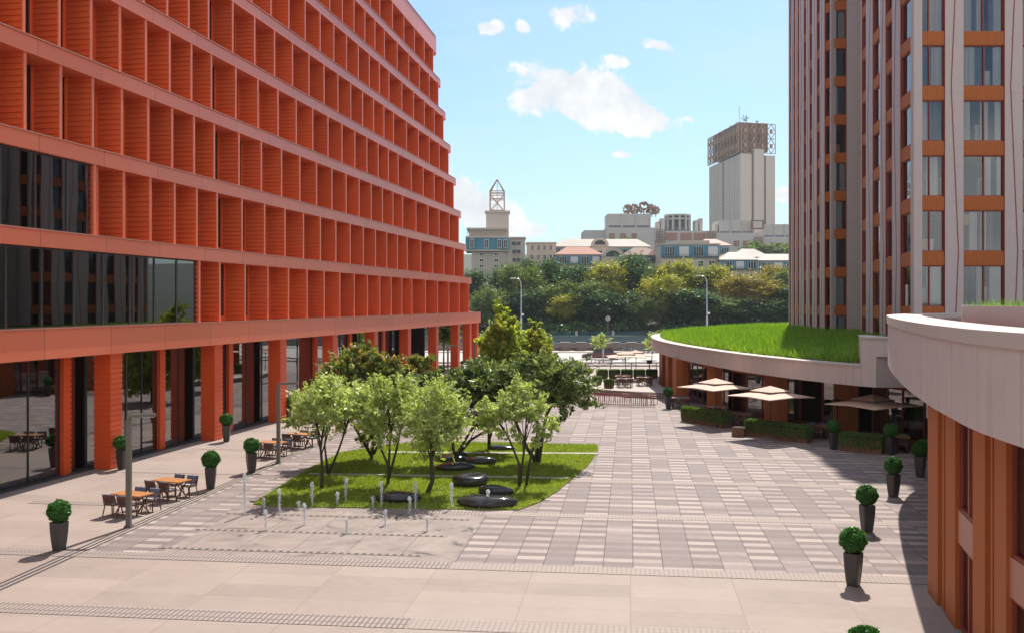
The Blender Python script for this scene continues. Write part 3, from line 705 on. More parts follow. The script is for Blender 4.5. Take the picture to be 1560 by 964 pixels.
# ================================================ RESIDENTIAL TOWER (right)
TW = thing('residential_tower', 'tall residential tower with pale piers and rust coloured floor bands behind the podium', 'building', (34, 80, 0))
ZW = [(14.58+3.4*k, 17.13+3.4*k) for k in range(-4, 12)]
HT = 49.0
def on_line(P0, P1, px):
    k = (px-CX)/F; # X = k*Y on line
    d = (P1[0]-P0[0], P1[1]-P0[1]); t_ = (k*P0[1]-P0[0])/(d[0]-k*d[1]); return t_
def tower_face(P0, P1, spans, pxs=True, vis=(0, 99), mull=(), furnish=True, seed=1, cur=.6):
    """P0->P1 seen from outside with the building on the left; spans: window ranges; the rest is pier"""
    a = Vector((P0[0],P0[1],0)); b = Vector((P1[0],P1[1],0)); L = (b-a).length; d = (b-a)/L; n_ = Vector((-d.y, d.x, 0))
    us = []
    for s in spans:
        u0, u1 = s[0], s[1]
        if pxs: u0, u1 = on_line(P0, P1, u0)*L, on_line(P0, P1, u1)*L
        u0, u1 = sorted((max(0, min(L, u0)), max(0, min(L, u1)))); us.append((u0, u1))
    us.sort(); rr = random.Random(seed)
    def box(mb, u0, u1, za, zb, e0, e1, m=0):
        q = [a+d*u0+n_*e0, a+d*u1+n_*e0, a+d*u1+n_*e1, a+d*u0+n_*e1]; mb.hexa([(p.x,p.y,za) for p in q]+[(p.x,p.y,zb) for p in q], m)
    cur_u = 0.0; piers = []
    for (u0, u1) in us+[(L, L)]:
        if u0-cur_u > .02: piers.append((cur_u, u0))
        cur_u = u1
    for (u0, u1) in piers:
        mb = MB()
        zs = [0]+[z1_+.43 for (_, z1_) in ZW if z1_+.6 < HT]+[HT]
        for z0, z1 in zip(zs[:-1], zs[1:]): box(mb, u0, u1, z0+.02, z1, 0, .5)
        box(mb, u0+.01, u1-.01, 0, HT-.01, .02, .45)
        pr = mb.build('pier', M['tower_stone'], TW, True)
        if u1-u0 > .7:
            g = MB(); pu = None; zz = ZW[0][0]; k = 0
            while zz < HT:
                uu = u0+(u1-u0)*(.72 if k % 2 else .32); p = a+d*uu-n_*.012
                if pu is not None: g.bar(pu, (p.x,p.y,zz), .05, .03, up=tuple(n_))
                pu = (p.x,p.y,zz); zz += 10.2; k += 1
            lk = g.mesh('red_joint', M['rust_frame']); link('red_joint', lk, pr)
    jb = MB()
    for (u0, u1) in us:
        if u1-u0 > .05: box(jb, u0-.004, u0+.03, .1, HT-.05, .03, .42); box(jb, u1-.03, u1+.004, .1, HT-.05, .03, .42)
    if jb.v: jb.build('window_lining', M['rust_frame'], TW, True)
    split = furnish and vis[1] > 0; sps = {}
    sp_mb = sp0 = MB(); cu = MB(); cud = MB(); wd = MB(); wh = MB(); rest_f = MB(); rest_g = MB()
    for (u0, u1) in us:
        wide = u1-u0
        if wide < .05: continue
        for k, (z0, z1) in enumerate(ZW):
            if z0 > HT: continue
            z1 = min(z1, HT-.01)
            zb = z0-.85 if k else 0
            if split:
                if (k, 0) not in sps: sps[k, 0] = MB()
                sp_mb = sps[k, 0]
            box(sp_mb, u0, u1, zb, z0, .10, .4)
            nrib = max(1, int(wide/.13))
            for r_ in range(nrib): 
                uu = u0+(r_+.5)*wide/nrib; box(sp_mb, uu-.03, uu+.03, zb+.03, z0-.03, .06, .10)
            p0 = a+d*(u0+.0)+n_*.16; p1 = a+d*u1+n_*.16
            if vis[0] <= k <= vis[1] and z0 < HT:
                window(TW, p0, p1, z0, z1, .07 if wide > .6 else .04, .14, 'glass_tower', 'rust_frame', mull=mull if wide > 1.2 else (), inset=.07)
            else:
                box(rest_f, u0, u0+.07, z0, z1, .16, .3); box(rest_f, u1-.07, u1, z0, z1, .16, .3)
                if wide > 1.2: box(rest_f, (u0+u1)/2-.035, (u0+u1)/2+.035, z0, z1, .16, .3)
                box(rest_g, u0, u1, z0, z1, .23, .25)
            if furnish and wide > .9:
                x = u0+.08
                while x < u1-.2:
                    w_ = rr.uniform(.25, .7)
                    if rr.random() < cur: 
                        mm = cu if rr.random() < .55 else cud; q = x
                        while q < min(x+w_, u1-.1): box(mm, q, q+.07, z0+.06, z1-.05, .33+.05*rr.random(), .40); q += .08
                    x += w_
                if rr.random() < .7:
                    q = u0+rr.uniform(.1, wide*.3); zc = rr.choice((z0+.15, z1-.9)); box(wd, q, q+wide*.36, zc, zc+.65, .40, .44)
                if rr.random() < .6:
                    q = u0+rr.uniform(.4, .7)*wide; box(wh, q, q+wide*.25, z0+.05, z0+rr.uniform(.7,1.3), .7, .9)
                if rr.random() < .6:
                    q = u0+rr.uniform(.1, .7)*wide; box(wh, q, q+wide*.3, z0+.05, z0+rr.uniform(1.4,2.2), 2.3, 2.6)
    if split:
        for q in sps.values(): q.build('spandrel_band', M['rust'], TW, True)
    else:
        o = sp0.build('spandrel_band', M['rust'], TW, True)
        if vis[1] == 0: tag(o, kind='stuff')
    for mb, nm, mt in ((cu,'curtain','curtain'),(cud,'dark_curtain','curtain_dark'),(wd,'wall_panel','interior_wood'),(wh,'indoor_furniture','interior_white')):
        if mb.v: mb.build(nm, M[mt], TW, True)
    if rest_f.v:
        o = rest_f.build('window', M['rust_frame'], TW, True); tag(o, kind='stuff')
        link('pane', rest_g.mesh('pane', M['glass_tower']), o)
# rear volume: side strips and its front bay
HT = 54.0
tower_face((29.35,104.5),(29.4,99.6),[(0.3,.8),(1.8,2.3),(3.2,3.7)], pxs=False, vis=(99,0), furnish=False)
tower_face((29.4,99.6),(28.15,89.2),[(1224.3,1228),(1233,1237),(1244,1248.7)], vis=(0,9), furnish=False)
tower_face((28.15,89.2),(28.45,87.8),[(1256,1264.6)], vis=(0,9), furnish=False)
tower_face((28.45,87.8),(33.5,87.4),[(1265.4,1290)], vis=(0,9), mull=(), seed=3)
# front volume
HT = 45.0
tower_face((28.05,79.2),(25.35,64.6),[(1312.4,1319),(1329,1340),(1348.5,1359)], vis=(1,9), furnish=False)
tower_face((25.35,64.6),(24.77,60.7),[(1371,1391)], vis=(2,7), seed=5, cur=.5)
XR = lambda px: (px-CX)/F*60.7
sp_ = [(1393,1440),(1468,1531),(1558,1622),(1650,1714),(1742,1806),(1834,1898)]
P0f = (24.77,60.7)
def f_u(px): return XR(px)-24.77
tower_face(P0f, (XR(1640),60.7), [(f_u(a_),f_u(b_)) for a_, b_ in sp_[:3]], pxs=False, vis=(2,6), mull=(.52,), seed=7)
tower_face((XR(1640),60.7), (XR(1920),60.7), [(f_u(a_)-f_u(1640),f_u(b_)-f_u(1640)) for a_, b_ in sp_[3:]], pxs=False, vis=(99,0), mull=(.52,), seed=8)
# floor slabs, room backs, roof
mb = MB(); fr_ = [(25.2,61.3),(25.7,64.7),(28.45,79.0),(31,79.5),(44,79.5),(70,79.5),(70,61.3)]
re_ = [(29.9,100),(28.6,89.4),(28.8,88.3),(34,88),(60,88),(60,104)]
for (z0, z1) in ZW:
    if z0 < 44: mb.prism(fr_, z0-.75, z0-.08)
    mb.prism(re_, z0-.75, z0-.08)
mb.prism(fr_, 44.6, 44.98); mb.prism(re_, 53.6, 53.98); mb.build('floor_slab', M['interior_white'], TW, True)
mb = MB(); mb.bx(29.2, 69, 64.4, 64.8, 0, 44.5); mb.bx(29.5, 29.9, 64.8, 79, 0, 44.5); mb.bx(30.6,31,90,103.5,0,53.5); mb.bx(31,60,91,91.4,0,53.5); mb.bx(28.3,60,79.3,79.6,0,44.5)
mb.bx(29.5,60,104,104.4,0,53.5); mb.bx(31.2,60,79.7,87.2,0,53.7)  # last box: unseen joining block, added to close the gap in the tower shadow
for x in (33.2, 37.6, 42.0): mb.bx(x,x+.2,61.4,64.4,0,44.5)
mb.build('room_wall_shadow_block', M['interior'], TW, True)

# ================================================ PODIUM (far, with the grass roof)
PF = thing('podium', 'low curved cafe pavilion with pale fascia and a long grass roof', 'building', (30, 90, 0))
far_edge = [(22.4,50.9),(20.6,52.1),(19.0,53.6),(17.3,57.4),(15.8,62.5),(14.6,69),(13.7,77),(13.35,83),(13.3,89),(13.6,95),(14.4,101.5),(15.7,107.5),(18,113.5),(21.5,118.5),(27,122.5),(34,125),(42,126)]
def smooth_poly(pts, n=4):
    out = []; L = len(pts)
    for i in range(L-1):
        p0 = Vector(pts[max(i-1,0)]); p1 = Vector(pts[i]); p2 = Vector(pts[i+1]); p3 = Vector(pts[min(i+2,L-1)])
        for k in range(n):
            t_ = k/n; out.append(tuple(.5*((2*p1)+(-p0+p2)*t_+(2*p0-5*p1+4*p2-p3)*t_*t_+(-p0+3*p1-3*p2+p3)*t_**3)))
    out.append(tuple(pts[-1])); return out
def offset(pts, d):
    out = []
    for i, p in enumerate(pts):
        a = Vector(pts[max(i-1,0)]); b = Vector(pts[min(i+1,len(pts)-1)]); t_ = (b-a).normalized(); out.append((p[0]+t_.y*d, p[1]-t_.x*d))
    return out
fe = smooth_poly(far_edge[2:], 4)
def ribbon(mb, outer, inner, z0, z1, m=0):
    for i in range(len(outer)-1):
        q = [outer[i], outer[i+1], inner[i+1], inner[i]]; mb.hexa([(p[0],p[1],z0) for p in q]+[(p[0],p[1],z1) for p in q], m)
mb = MB(); ribbon(mb, fe, offset(fe, .9), 3.5, 4.55); fa = mb.build('fascia', M['fascia'], PF, True, 30)
mb = MB(); ribbon(mb, offset(fe, -.05), offset(fe, .85), 4.552, 4.66); mb.build('coping', M['coping'], PF, True, 30)
inn = offset(fe, .88)
mb = MB(); mb.prism([p for p in inn]+[(44,126),(44,53.6),(20.0,53.6)], 3.52, 4.5); mb.build('roof_slab', M['slab_soffit'], PF, True)
# raised block at its near end
mb = MB()
blk = [(22.6,50.6),(20.8,51.9),(19.42,53.0),(19.0,53.62)]
mb.prism([(19.0,53.55),(19.55,52.85),(20.35,53.4),(20.35,56.5),(19.9,56.5)], 3.5, 6.1)
mb.prism([(19.55,52.85),(24.5,50.2),(25.5,52),(20.35,53.4)], 5.15, 6.098)
mb.build('parapet_block', M['fascia'], PF, True)
mb = MB(); mb.prism([(18.96,53.5),(19.5,52.8),(24.5,50.14),(26,52.5),(20.45,53.6),(20.45,56.5),(19.85,56.5)], 6.10, 6.2); mb.build('coping', M['coping'], PF, True)
mb = MB(); mb.prism([(19.6,52.9),(25.8,52.6),(26.2,53.2),(20.35,53.6)], 3.5, 5.15); mb.build('recess_wall', M['concrete'], PF, True)
# mounded soil and tall grass
def grass_z(x, y):
    e = np.array(fe); d = np.full(np.shape(x), 1e9)
    for q in e[::2]: d = np.minimum(d, np.hypot(x-q[0], y-q[1]))
    return 4.55 + .75*np.clip((d-.8)/9, 0, 1)**.8
gp = [p for p in offset(fe, .95)]+[(43,125),(43,61),(20.3,61),(20.3,56.5),(19.9,56.4)]
gx_, gy_ = np.meshgrid(np.linspace(13, 44, 50), np.linspace(53, 126, 90)); k = inpoly(gp, gx_.ravel(), gy_.ravel()).reshape(gx_.shape); gz_ = grass_z(gx_, gy_)
vs = [(float(a_), float(b_), float(c_)-.02) for a_, b_, c_ in zip(gx_.ravel(), gy_.ravel(), gz_.ravel())]; W_ = gx_.shape[1]
fs = [(j*W_+i, j*W_+i+1, (j+1)*W_+i+1, (j+1)*W_+i) for j in range(gx_.shape[0]-1) for i in range(W_-1) if k[j,i] and k[j,i+1] and k[j+1,i] and k[j+1,i+1]]
mb = MB(); mb.v = vs; mb.f = fs; mb.mi = [0]*len(fs); mb.build('roof_soil', M['lawn'], PF, True)
tag(grass_blades('roof_grass', gp, 130000, .50, grass_z, 'grass_blade', .032, 9), 'tall bright green grass on the curved pavilion roof', 'grass')
# columns, beam and glazing of the pavilion
cols = [(15.0,96,1.0,2.0,.0),(13.75,80.4,1.0,1.8,.0),(15.05,73.1,1.15,1.5,-.2),(17.55,65.3,1.5,1.3,-.35),(20.95,61.8,1.45,1.2,-.3),(14.3,88.2,.9,1.6,0),(16.6,102.5,1,1.8,.2),(19.8,109.5,1,1.8,.5)]
for (x, y, w_, d_, rz) in cols:
    mb = MB(); mb.box((x,y,1.75), (w_,d_,3.49), rz=rz)
    mb.box((x+.03,y-d_*.02,1.75), (w_*.28,d_+.1,3.48), rz=rz); mb.build('column', M['rust_orange'], PF, True)
gl = [(20.5,112),(17.6,105),(16.0,97.5),(15.5,90),(15.0,82),(15.3,77),(16.2,72.5),(18.2,67.3),(21.5,63.4),(22.8,57.5),(24.3,52),(26,46)]
mb = MB(); ribbon(mb, offset(gl,-.12), offset(gl,.2), 3.0, 3.498); mb.build('head_beam', M['rust_orange'], PF, True)
for a_, b_ in zip(gl[:-1], gl[1:]):
    a_, b_ = Vector(a_), Vector(b_); n_ = max(1, round((b_-a_).length/1.7))
    for q in range(n_):
        p = a_.lerp(b_, q/n_); r_ = a_.lerp(b_, (q+1)/n_); window(PF, r_, p, .06, 3.0, .07, .12, 'glass_shop', 'rust_frame', mull=(), trans=()) if False else window(PF, p, r_, .06, 3.0, .07, .12, 'glass_shop', 'rust_frame')
mb = MB(); mb.wall([(24,112),(21,98),(20,84),(21.5,75),(24.5,70),(27,60),(29,46)], 0, 3.5, .2); mb.build('back_wall', M['interior'], PF, True)
mb = MB(); rr = random.Random(3)
for (x, y) in [(17.5,92),(17,86),(17.5,79),(18,75),(20,71),(22.5,66),(24,60),(25,55)]:
    mb.box((x,y,.75), (1.1,.7,.05)); mb.cyl((x,y), .05, 0, .75, 8); mb.box((x+.8,y,.45), (.45,.45,.06)); mb.box((x+1.0,y,.75), (.05,.45,.6)); mb.box((x-.8,y,.45), (.45,.45,.06)); mb.cyl((x,y-.2), .18, 2.2, 2.4, 10)
mb.build('cafe_fittings', M['interior_white'], PF, True)

# ================================================ NEAR ROTUNDA (right foreground)
PN = thing('rotunda', 'near curved pavilion with thick pale fascia and rust columns at the right edge', 'building', (20, 30, 0))
near_edge = smooth_poly([(8.6,2),(8.3,9),(8.75,17.5),(9.5,21.5),(10.4,25),(12.0,30.4),(14.4,37.6),(16.6,43.2),(19.3,47.6),(23.5,51.6),(29,54),(36,55)], 5)[::1]
ne_ = near_edge
mb = MB(); ribbon(mb, ne_, offset(ne_, 1.2), 5.55, 7.28); mb.build('fascia', M['fascia'], PN, True, 30)
mb = MB(); ribbon(mb, offset(ne_, -.05), offset(ne_, .02), 7.22, 7.5); ribbon(mb, offset(ne_, .02), offset(ne_, 1.3), 7.282, 7.498); mb.build('coping', M['coping'], PN, True, 30)
mb = MB(); mb.prism(offset(ne_, 1.1)+[(60,55),(60,2)], 5.57, 7.2); mb.build('roof_slab', M['slab_soffit'], PN, True)
pb = offset(ne_, 1.9)
pbx = [p for p in pb if p[1] < 31.5]; pbx.append((15.2,33.3)); pbx.append((18,35.5))
mb = MB(); ribbon(mb, pbx, offset(pbx, .12), 7.2, 7.93); mb.build('planter_parapet', M['coping'], PN, True, 30)
mb = MB(); ribbon(mb, offset(pbx,-.5), offset(pbx,-.485), 7.5, 8.1) if False else None
mb = MB(); mb.prism(offset(pbx, .1)+[(40,35.5),(40,2)], 7.22, 7.78); mb.build('roof_soil', M['lawn'], PN, True)
tag(grass_blades('terrace_grass', offset(pbx, .15)+[(40,35),(40,4)], 15000, .34, lambda x,y: 0*x+7.76, 'grass_blade', .014, 4), 'wispy grass growing in the terrace planter above the near pavilion', 'grass')
# facade line
facn = [(9.55,6),(9.3,12),(9.45,16.2),(9.9,19.8),(10.38,22.2),(10.95,24.4),(11.55,27.3),(13.4,31),(16.6,36),(20.2,41.5),(24,47)]
def on_fac(y):
    for a_, b_ in zip(facn[:-1], facn[1:]):
        if a_[1] <= y <= b_[1]: t_ = (y-a_[1])/(b_[1]-a_[1]); return Vector((a_[0]+(b_[0]-a_[0])*t_, y))
piers_y = [(24.25,27.3),(19.7,22.1),(15.3,17.6),(10.8,13.2),(30,31.6),(34.5,36),(39,40.5)]
for (y0, y1) in piers_y:
    a_, b_ = on_fac(y0), on_fac(y1); d = (b_-a_).normalized(); L = (b_-a_).length; nn = Vector((d.y, -d.x)); mb = MB()
    def pb_(u0, u1, e0, e1, z0=0, z1=5.56):
        q = [a_+d*u0+nn*e0, a_+d*u1+nn*e0, a_+d*u1+nn*e1, a_+d*u0+nn*e1]; mb.hexa([(p.x,p.y,z0) for p in q]+[(p.x,p.y,z1) for p in q])
    pb_(0, L*.34, 0, .34); pb_(L*.34, L*.44, .12, .33); pb_(L*.44, L*.50, .03, .335); pb_(L*.50, L*.60, .14, .33); pb_(L*.60, L, -.02, .34)
    mb.build('column', M['rust_orange'], PN, True)
ys = sorted(piers_y)
for (p_, q_) in zip(ys[:-1], ys[1:]):
    a_, b_ = on_fac(p_[1]), on_fac(q_[0]); d = (b_-a_).normalized(); nn = Vector((d.y, -d.x)); a2 = a_+nn*.24; b2 = b_+nn*.24
    L = (b2-a2).length
    for (z0, z1) in ((.04, 2.15), (2.95, 5.55)):
        for h in range(2):
            window(PN, a2.lerp(b2, h*.5), a2.lerp(b2, h*.5+.5), z0, z1, .07, .14, 'glass_shop', 'rust_frame')
    mb = MB(); q = [a_+nn*.06-d*.02, b_+nn*.06+d*.02, b_+nn*.4+d*.02, a_+nn*.4-d*.02]; mb.hexa([(p.x,p.y,2.15) for p in q]+[(p.x,p.y,2.95) for p in q]); mb.build('spandrel_band', M['rust_light'], PN, True)
mb = MB(); mb.wall([(14.5,4),(14.8,14),(15.6,22),(18,28),(24,38)][::-1], 0, 5.56, .2); mb.build('back_wall', M['interior'], PN, True)
mb = MB(); mb.prism([(9.9,6),(9.7,12),(9.9,16.2),(11,22.2),(12.2,27.3),(17,36),(26,38),(16,20),(15,6)], 2.3, 2.75); mb.build('mezzanine', M['interior_white'], PN, True)
# ================================================ BEYOND THE RIVER
# quay wall, parapets
mb = MB(); mb.bx(-300,300,171.45,171.9,-6,.95); mb.bx(-300,300,171.35,172.0,.951,1.05); tag(mb.build('quay_parapet', M['granite']), 'low granite parapet along the near quay behind the road', 'parapet')
mb = MB(); mb.bx(-400,400,294.6,295.25,-6.9,-1.9); mb.bx(-400,400,294.5,295.5,-1.899,-1.7)
for x in range(-400, 400, 9): mb.bx(x, x+.15, 294.55, 294.62, -6.9, -1.9)
fq = mb.build('embankment_wall', M['embank']); tag(fq, 'long grey green embankment wall on the far side of the river', 'embankment wall')
RL = thing('quay_railing', 'dark iron railing on top of the far embankment wall', 'railing', (10, 295.2, -1.7))
mb = MB()
for z in (-1.55,-1.1,-.65): mb.bx(-60,90,295.1,295.2,z,z+.08)
for x in np.arange(-60, 90, .9): mb.bx(x, x+.06, 295.12, 295.18, -1.7, -.6)
mb.build('rails', M['blue_panel'], RL, True)
for k, px in enumerate(range(640, 1240, 56)):
    p = P(px+14, 295.15); mb = MB(); mb.bx(p.x-.35,p.x+.35,294.9,295.4,-1.69,-.2); mb.build('railing_post', M['beige_wall'], RL, True)
# granite posts on the near side, between them a low dark wall
gp0 = None
for k, px in enumerate([836,861,885,912,937,962,987]):
    p = P(px, 165); mb = MB(); mb.box((0,0,.65),(1.5,1.2,1.3)); mb.box((0,0,1.36),(1.7,1.4,.12))
    mb.box((0,-.62,.65),(1.0,.05,.8))
    me_ = mb.mesh('granite_post', M['granite']) if gp0 is None else gp0; gp0 = me_
    nm = ['leftmost','second','third','fourth','fifth','sixth','rightmost'][k]
    o = link('granite_post', me_); o.location = (p.x,165,.13); tag(o, f'square granite post by the river road, {nm} of the row of posts', 'post', 'granite posts along the river road')
mb = MB(); mb.bx(-60,60,165.3,165.7,.13,.75); tag(mb.build('road_wall', M['granite']), 'low dark stone wall running between the granite posts', 'wall')
# elevated road in the trees
mb = MB(); mb.bx(-90,-4,304,313,4.5,5.0); mb.bx(-90,-4,303.7,304,4.5,5.3)
for x in range(-88, -4, 12): mb.bx(x, x+.8, 305, 306, -.6, 4.5)
tag(mb.build('elevated_road', M['grey_dark']), kind='structure')

WINP = dict(cat='building', group=None)
def storeys(parent, x0, x1, y, z0, z1, n, wmat='glass_dark', wcol='white', bay=3.2, name='window', frac=.45, hfrac=.55):
    """rows of windows on a front at plane y; each window a part with a frame and a pane"""
    nb = max(1, int((x1-x0)/bay)); hb = (z1-z0)/n; bw = (x1-x0)/nb
    for j in range(n):
        for i in range(nb):
            cx = x0+(i+.5)*bw; w_ = bw*frac; za = z0+hb*(j+.25); zb = za+hb*hfrac
            f = MB(); t_ = min(.18, w_*.12)
            f.bx(cx-w_/2, cx-w_/2+t_, y-.12, y, za, zb); f.bx(cx+w_/2-t_, cx+w_/2, y-.12, y, za, zb); f.bx(cx-w_/2+t_, cx+w_/2-t_, y-.12, y, zb-t_, zb); f.bx(cx-w_/2-.1, cx+w_/2+.1, y-.25, y, za-t_, za)
            f.bx(cx-t_/3, cx+t_/3, y-.1, y, za, zb-t_)
            o = f.build(name, M[wcol], parent, True); g = MB(); g.bx(cx-w_/2+t_, cx+w_/2-t_, y-.06, y-.04, za, zb-t_); link('pane', g.mesh('pane', M[wmat]), o)
def pz(py, Y): return EYE - (py-CY)*Y/F
def X_(px, Y): return (px-CX)*Y/F
# --- building with the lattice spire
Y = 400.0
A = thing('spire_building', 'grey stone apartment tower with blue top storey and open metal spire', 'building', (X_(742,Y), Y, 14))
x0, x1 = X_(711,Y), X_(775,Y)
mb = MB(); mb.bx(x0+2, x1-1.5, Y, Y+18, 8, pz(381,Y)); mb.bx(x1-1.5, x1+1.5, Y+1, Y+17, 8, pz(381,Y)); mb.build('wall', M['beige_wall'], A, True)
mb = MB(); cx = (x0+x1)/2
za, zb = pz(381,Y), pz(363,Y)
arc = [(cx-9.2, Y+18)]+[(cx-9.0+17.6*i/10, Y-1.6*math.sin(math.pi*i/10)) for i in range(11)]+[(cx+9, Y+18)]
mb.prism(arc, za, zb); mb.build('blue_storey', M['blue_panel'], A, True)
for fx in (-.72,-.05,.55,.82):
    mb = MB(); xx = cx+fx*8.8; mb.bx(xx-.9, xx+.9, Y-1.9, Y-.6, za+.5, zb-.6); o = mb.build('window', M['white'], A, True)
    g = MB(); g.bx(xx-.7, xx-.08, Y-1.95, Y-1.89, za+.7, zb-.8); g.bx(xx+.08, xx+.7, Y-1.95, Y-1.89, za+.7, zb-.8); link('pane', g.mesh('pane', M['glass_dark']), o)
mb = MB(); mb.prism([(a_*1.0, b_-(.5 if b_ < Y+10 else 0)) for a_, b_ in arc], zb, zb+.7); mb.prism([(a_, b_-.4 if b_ < Y+10 else b_) for a_, b_ in arc], za-.5, za); mb.build('cornice', M['beige2'], A, True)
mb = MB(); mb.bx(cx-7.6, cx+7, Y+2, Y+16, zb+.7, pz(350,Y)); mb.bx(cx-8.6,cx+8,Y+1,Y+17,pz(350,Y),pz(347,Y)); mb.build('attic', M['beige_wall'], A, True)
mb = MB()
for i in range(26):
    t_ = i/25; xx = cx-8.4+16.6*t_; mb.bar((xx,Y-1.2*math.sin(math.pi*t_),zb+.7),(xx,Y-1.2*math.sin(math.pi*t_),zb+2.2),.12)
mb.bar((cx-8.4,Y-.4,zb+2.2),(cx+8.2,Y-.4,zb+2.2),.15); mb.build('roof_railing', M['gold'], A, True)
bx0, bx1 = X_(740,Y), X_(775,Y); zt = pz(320,Y)
mb = MB(); mb.bx(bx0, bx1, Y+4, Y+12, zb, zt-.8); mb.bx(bx0-.5, bx1+.5, Y+3.5, Y+12.5, zt-.8, zt); mb.build('tower_block', M['grey_slab'], A, True)
mb = MB(); s0, s1 = X_(746,Y), X_(768,Y); zm = pz(289,Y); zap = pz(270,Y); yy = Y+5; y2 = Y+11
for xx in (s0, s1):
    for q in (yy, y2): mb.bar((xx,q,zt),(xx,q,zm),.42); mb.bar((xx,q,zm),((s0+s1)/2,Y+8,zap),.32)
for z in (zt+.3, zm, (zm-1.2), zt+(zm-zt)*.62):
    for q in (yy, y2): mb.bar((s0,q,z),(s1,q,z),.3)
    for xx in (s0, s1): mb.bar((xx,yy,z),(xx,y2,z),.3)
for q in (yy, y2): mb.bar((s0,q,zt),(s1,q,zm-1.2),.22); mb.bar((s1,q,zt),(s0,q,zm-1.2),.22)
mb.bar(((s0+s1)/2,Y+8,zt),((s0+s1)/2,Y+8,zap),.2); mb.build('spire', M['gold'], A, True)
storeys(A, x0+3, x1-2, Y, 10, pz(383,Y), 8, bay=4.4, frac=.30, hfrac=.5)
# right wing
B = thing('apartment_building', 'beige apartment wing with large top windows right beside the spire building', 'building', (X_(788,Y+12), Y+12, 14))
Yb = Y+12; mb = MB(); mb.bx(X_(772,Yb), X_(800,Yb), Yb, Yb+14, 8, pz(364,Yb)); mb.build('wall', M['beige2'], B, True)
mb = MB(); mb.bx(X_(771,Yb), X_(801,Yb), Yb-.6, Yb+14.5, pz(364,Yb), pz(361.5,Yb)); mb.build('cornice', M['beige_wall'], B, True)
storeys(B, X_(774,Yb), X_(799,Yb), Yb, 14, pz(365,Yb), 6, bay=3.5, frac=.6)
def roofhip(mb, x0, x1, y0, y1, z0, z1, ins=4, o=.8):
    mb.add([(x0-o,y0-o,z0),(x1+o,y0-o,z0),(x1+o,y1+o,z0),(x0-o,y1+o,z0),(x0+ins,(y0+y1)/2,z1),(x1-ins,(y0+y1)/2,z1)], [(0,1,5,4),(1,2,5),(2,3,4,5),(3,0,4),(3,2,1,0)])
def blue_row(parent, x0, x1, y, z0, z1, bay=4.5, glass='glass_dark'):
    """storey of blue panels with glazed openings and a balcony rail"""
    mb = MB(); mb.bx(x0, x1, y-.3, y, z0, z1); mb.build('blue_storey', M['blue_panel'], parent, True)
    n = max(1, int((x1-x0)/bay)); bw = (x1-x0)/n
    for i in range(n):
        a_ = x0+bw*(i+.26); b_ = x0+bw*(i+.92); f = MB(); f.bx(a_, b_, y-.4, y-.3, z0+.4, z1-.35)
        o = f.build('window', M['white'], parent, True); g = MB(); k = max(2, int((b_-a_)/.9)); ww = (b_-a_)/k
        for q in range(k): g.bx(a_+q*ww+.1, a_+(q+1)*ww-.1, y-.43, y-.395, z0+.5, z1-.45)
        link('pane', g.mesh('pane', M['curtain'] if i % 2 else M['glass_dark']), o)
    r = MB(); r.bx(x0, x1, y-.9, y-.85, z0+1.1, z0+1.18); r.bx(x0, x1, y-.95, y, z0-.12, z0+.05)
    for q in np.arange(x0, x1, .5): r.bx(q, q+.05, y-.9, y-.86, z0, z0+1.1)
    r.build('balcony_railing', M['dark_metal'], parent, True)
def house(label, px0, px1, Y, ytop, rows, wallm, dep=14, zb=12, roof=None, roofz=None, bluez=None, n=4, bay=4.5, name='apartment_building'):
    h = thing(name, label, 'building', (X_((px0+px1)/2, Y), Y, zb)); x0, x1 = X_(px0,Y), X_(px1,Y); zt = pz(ytop,Y)
    mb = MB(); mb.bx(x0, x1, Y, Y+dep, zb-4, zt); mb.build('wall', M[wallm], h, True)
    if roof: mb = MB(); roofhip(mb, x0, x1, Y, Y+dep, zt+.02, pz(roofz,Y), min(5,(x1-x0)/3)); mb.build('roof', M[roof], h, True)
    else: mb = MB(); mb.bx(x0-.4, x1+.4, Y-.5, Y+dep+.4, zt, zt+.5); mb.build('cornice', M['beige2'], h, True)
    zl = zt
    if bluez: blue_row(h, x0+.3, x1-.3, Y, pz(bluez[1],Y), pz(bluez[0],Y), bay); zl = pz(bluez[1],Y)-.6
    storeys(h, x0+1, x1-1, Y, zb-2 if n > 3 else zl-3.4*n, zl, n, bay=bay*.8, frac=.5)
    return h, x0, x1, zt
house('flat beige block with tall narrow windows between the trees and white roof', 803, 847, 440, 371, 0, 'beige2', bluez=None, n=6, bay=3.2)
h, x0, x1, zt = house('beige block under a long pale flat roof with small arched gable', 845, 990, 452, 376, 0, 'beige_wall', roof='roof_white', roofz=363, bluez=(378,387), n=3)
# arched dormer
def arch(parent, cx, y, z, r, m_='beige2', gl='glass_dark'):
    mb = MB(); pts = [(cx-r*1.25, z-r*.9)]+[(cx-r*1.25*math.cos(math.pi*i/12), z+r*math.sin(math.pi*i/12)) for i in range(13)]+[(cx+r*1.25, z-r*.9)]
    mb.add([(a_, y, b_) for a_, b_ in pts]+[(a_, y+6, b_) for a_, b_ in pts], [tuple(range(len(pts)))[::-1], tuple(range(len(pts), 2*len(pts)))]+[(i,(i+1)%len(pts),len(pts)+(i+1)%len(pts),len(pts)+i) for i in range(len(pts))])
    o = mb.build('arched_gable', M[m_], parent, True)
    g = MB(); q = [(cx-r*.8, z)]+[(cx-r*.8*math.cos(math.pi*i/10), z+r*.66*math.sin(math.pi*i/10)) for i in range(11)]
    g.add([(a_, y-.05, b_) for a_, b_ in q]+[(a_, y-.01, b_) for a_, b_ in q], [tuple(range(len(q)))[::-1], tuple(range(len(q), 2*len(q)))]+[(i,(i+1)%len(q),len(q)+(i+1)%len(q),len(q)+i) for i in range(len(q))])
    link('arched_window', g.mesh('arched_window', M[gl]), o)
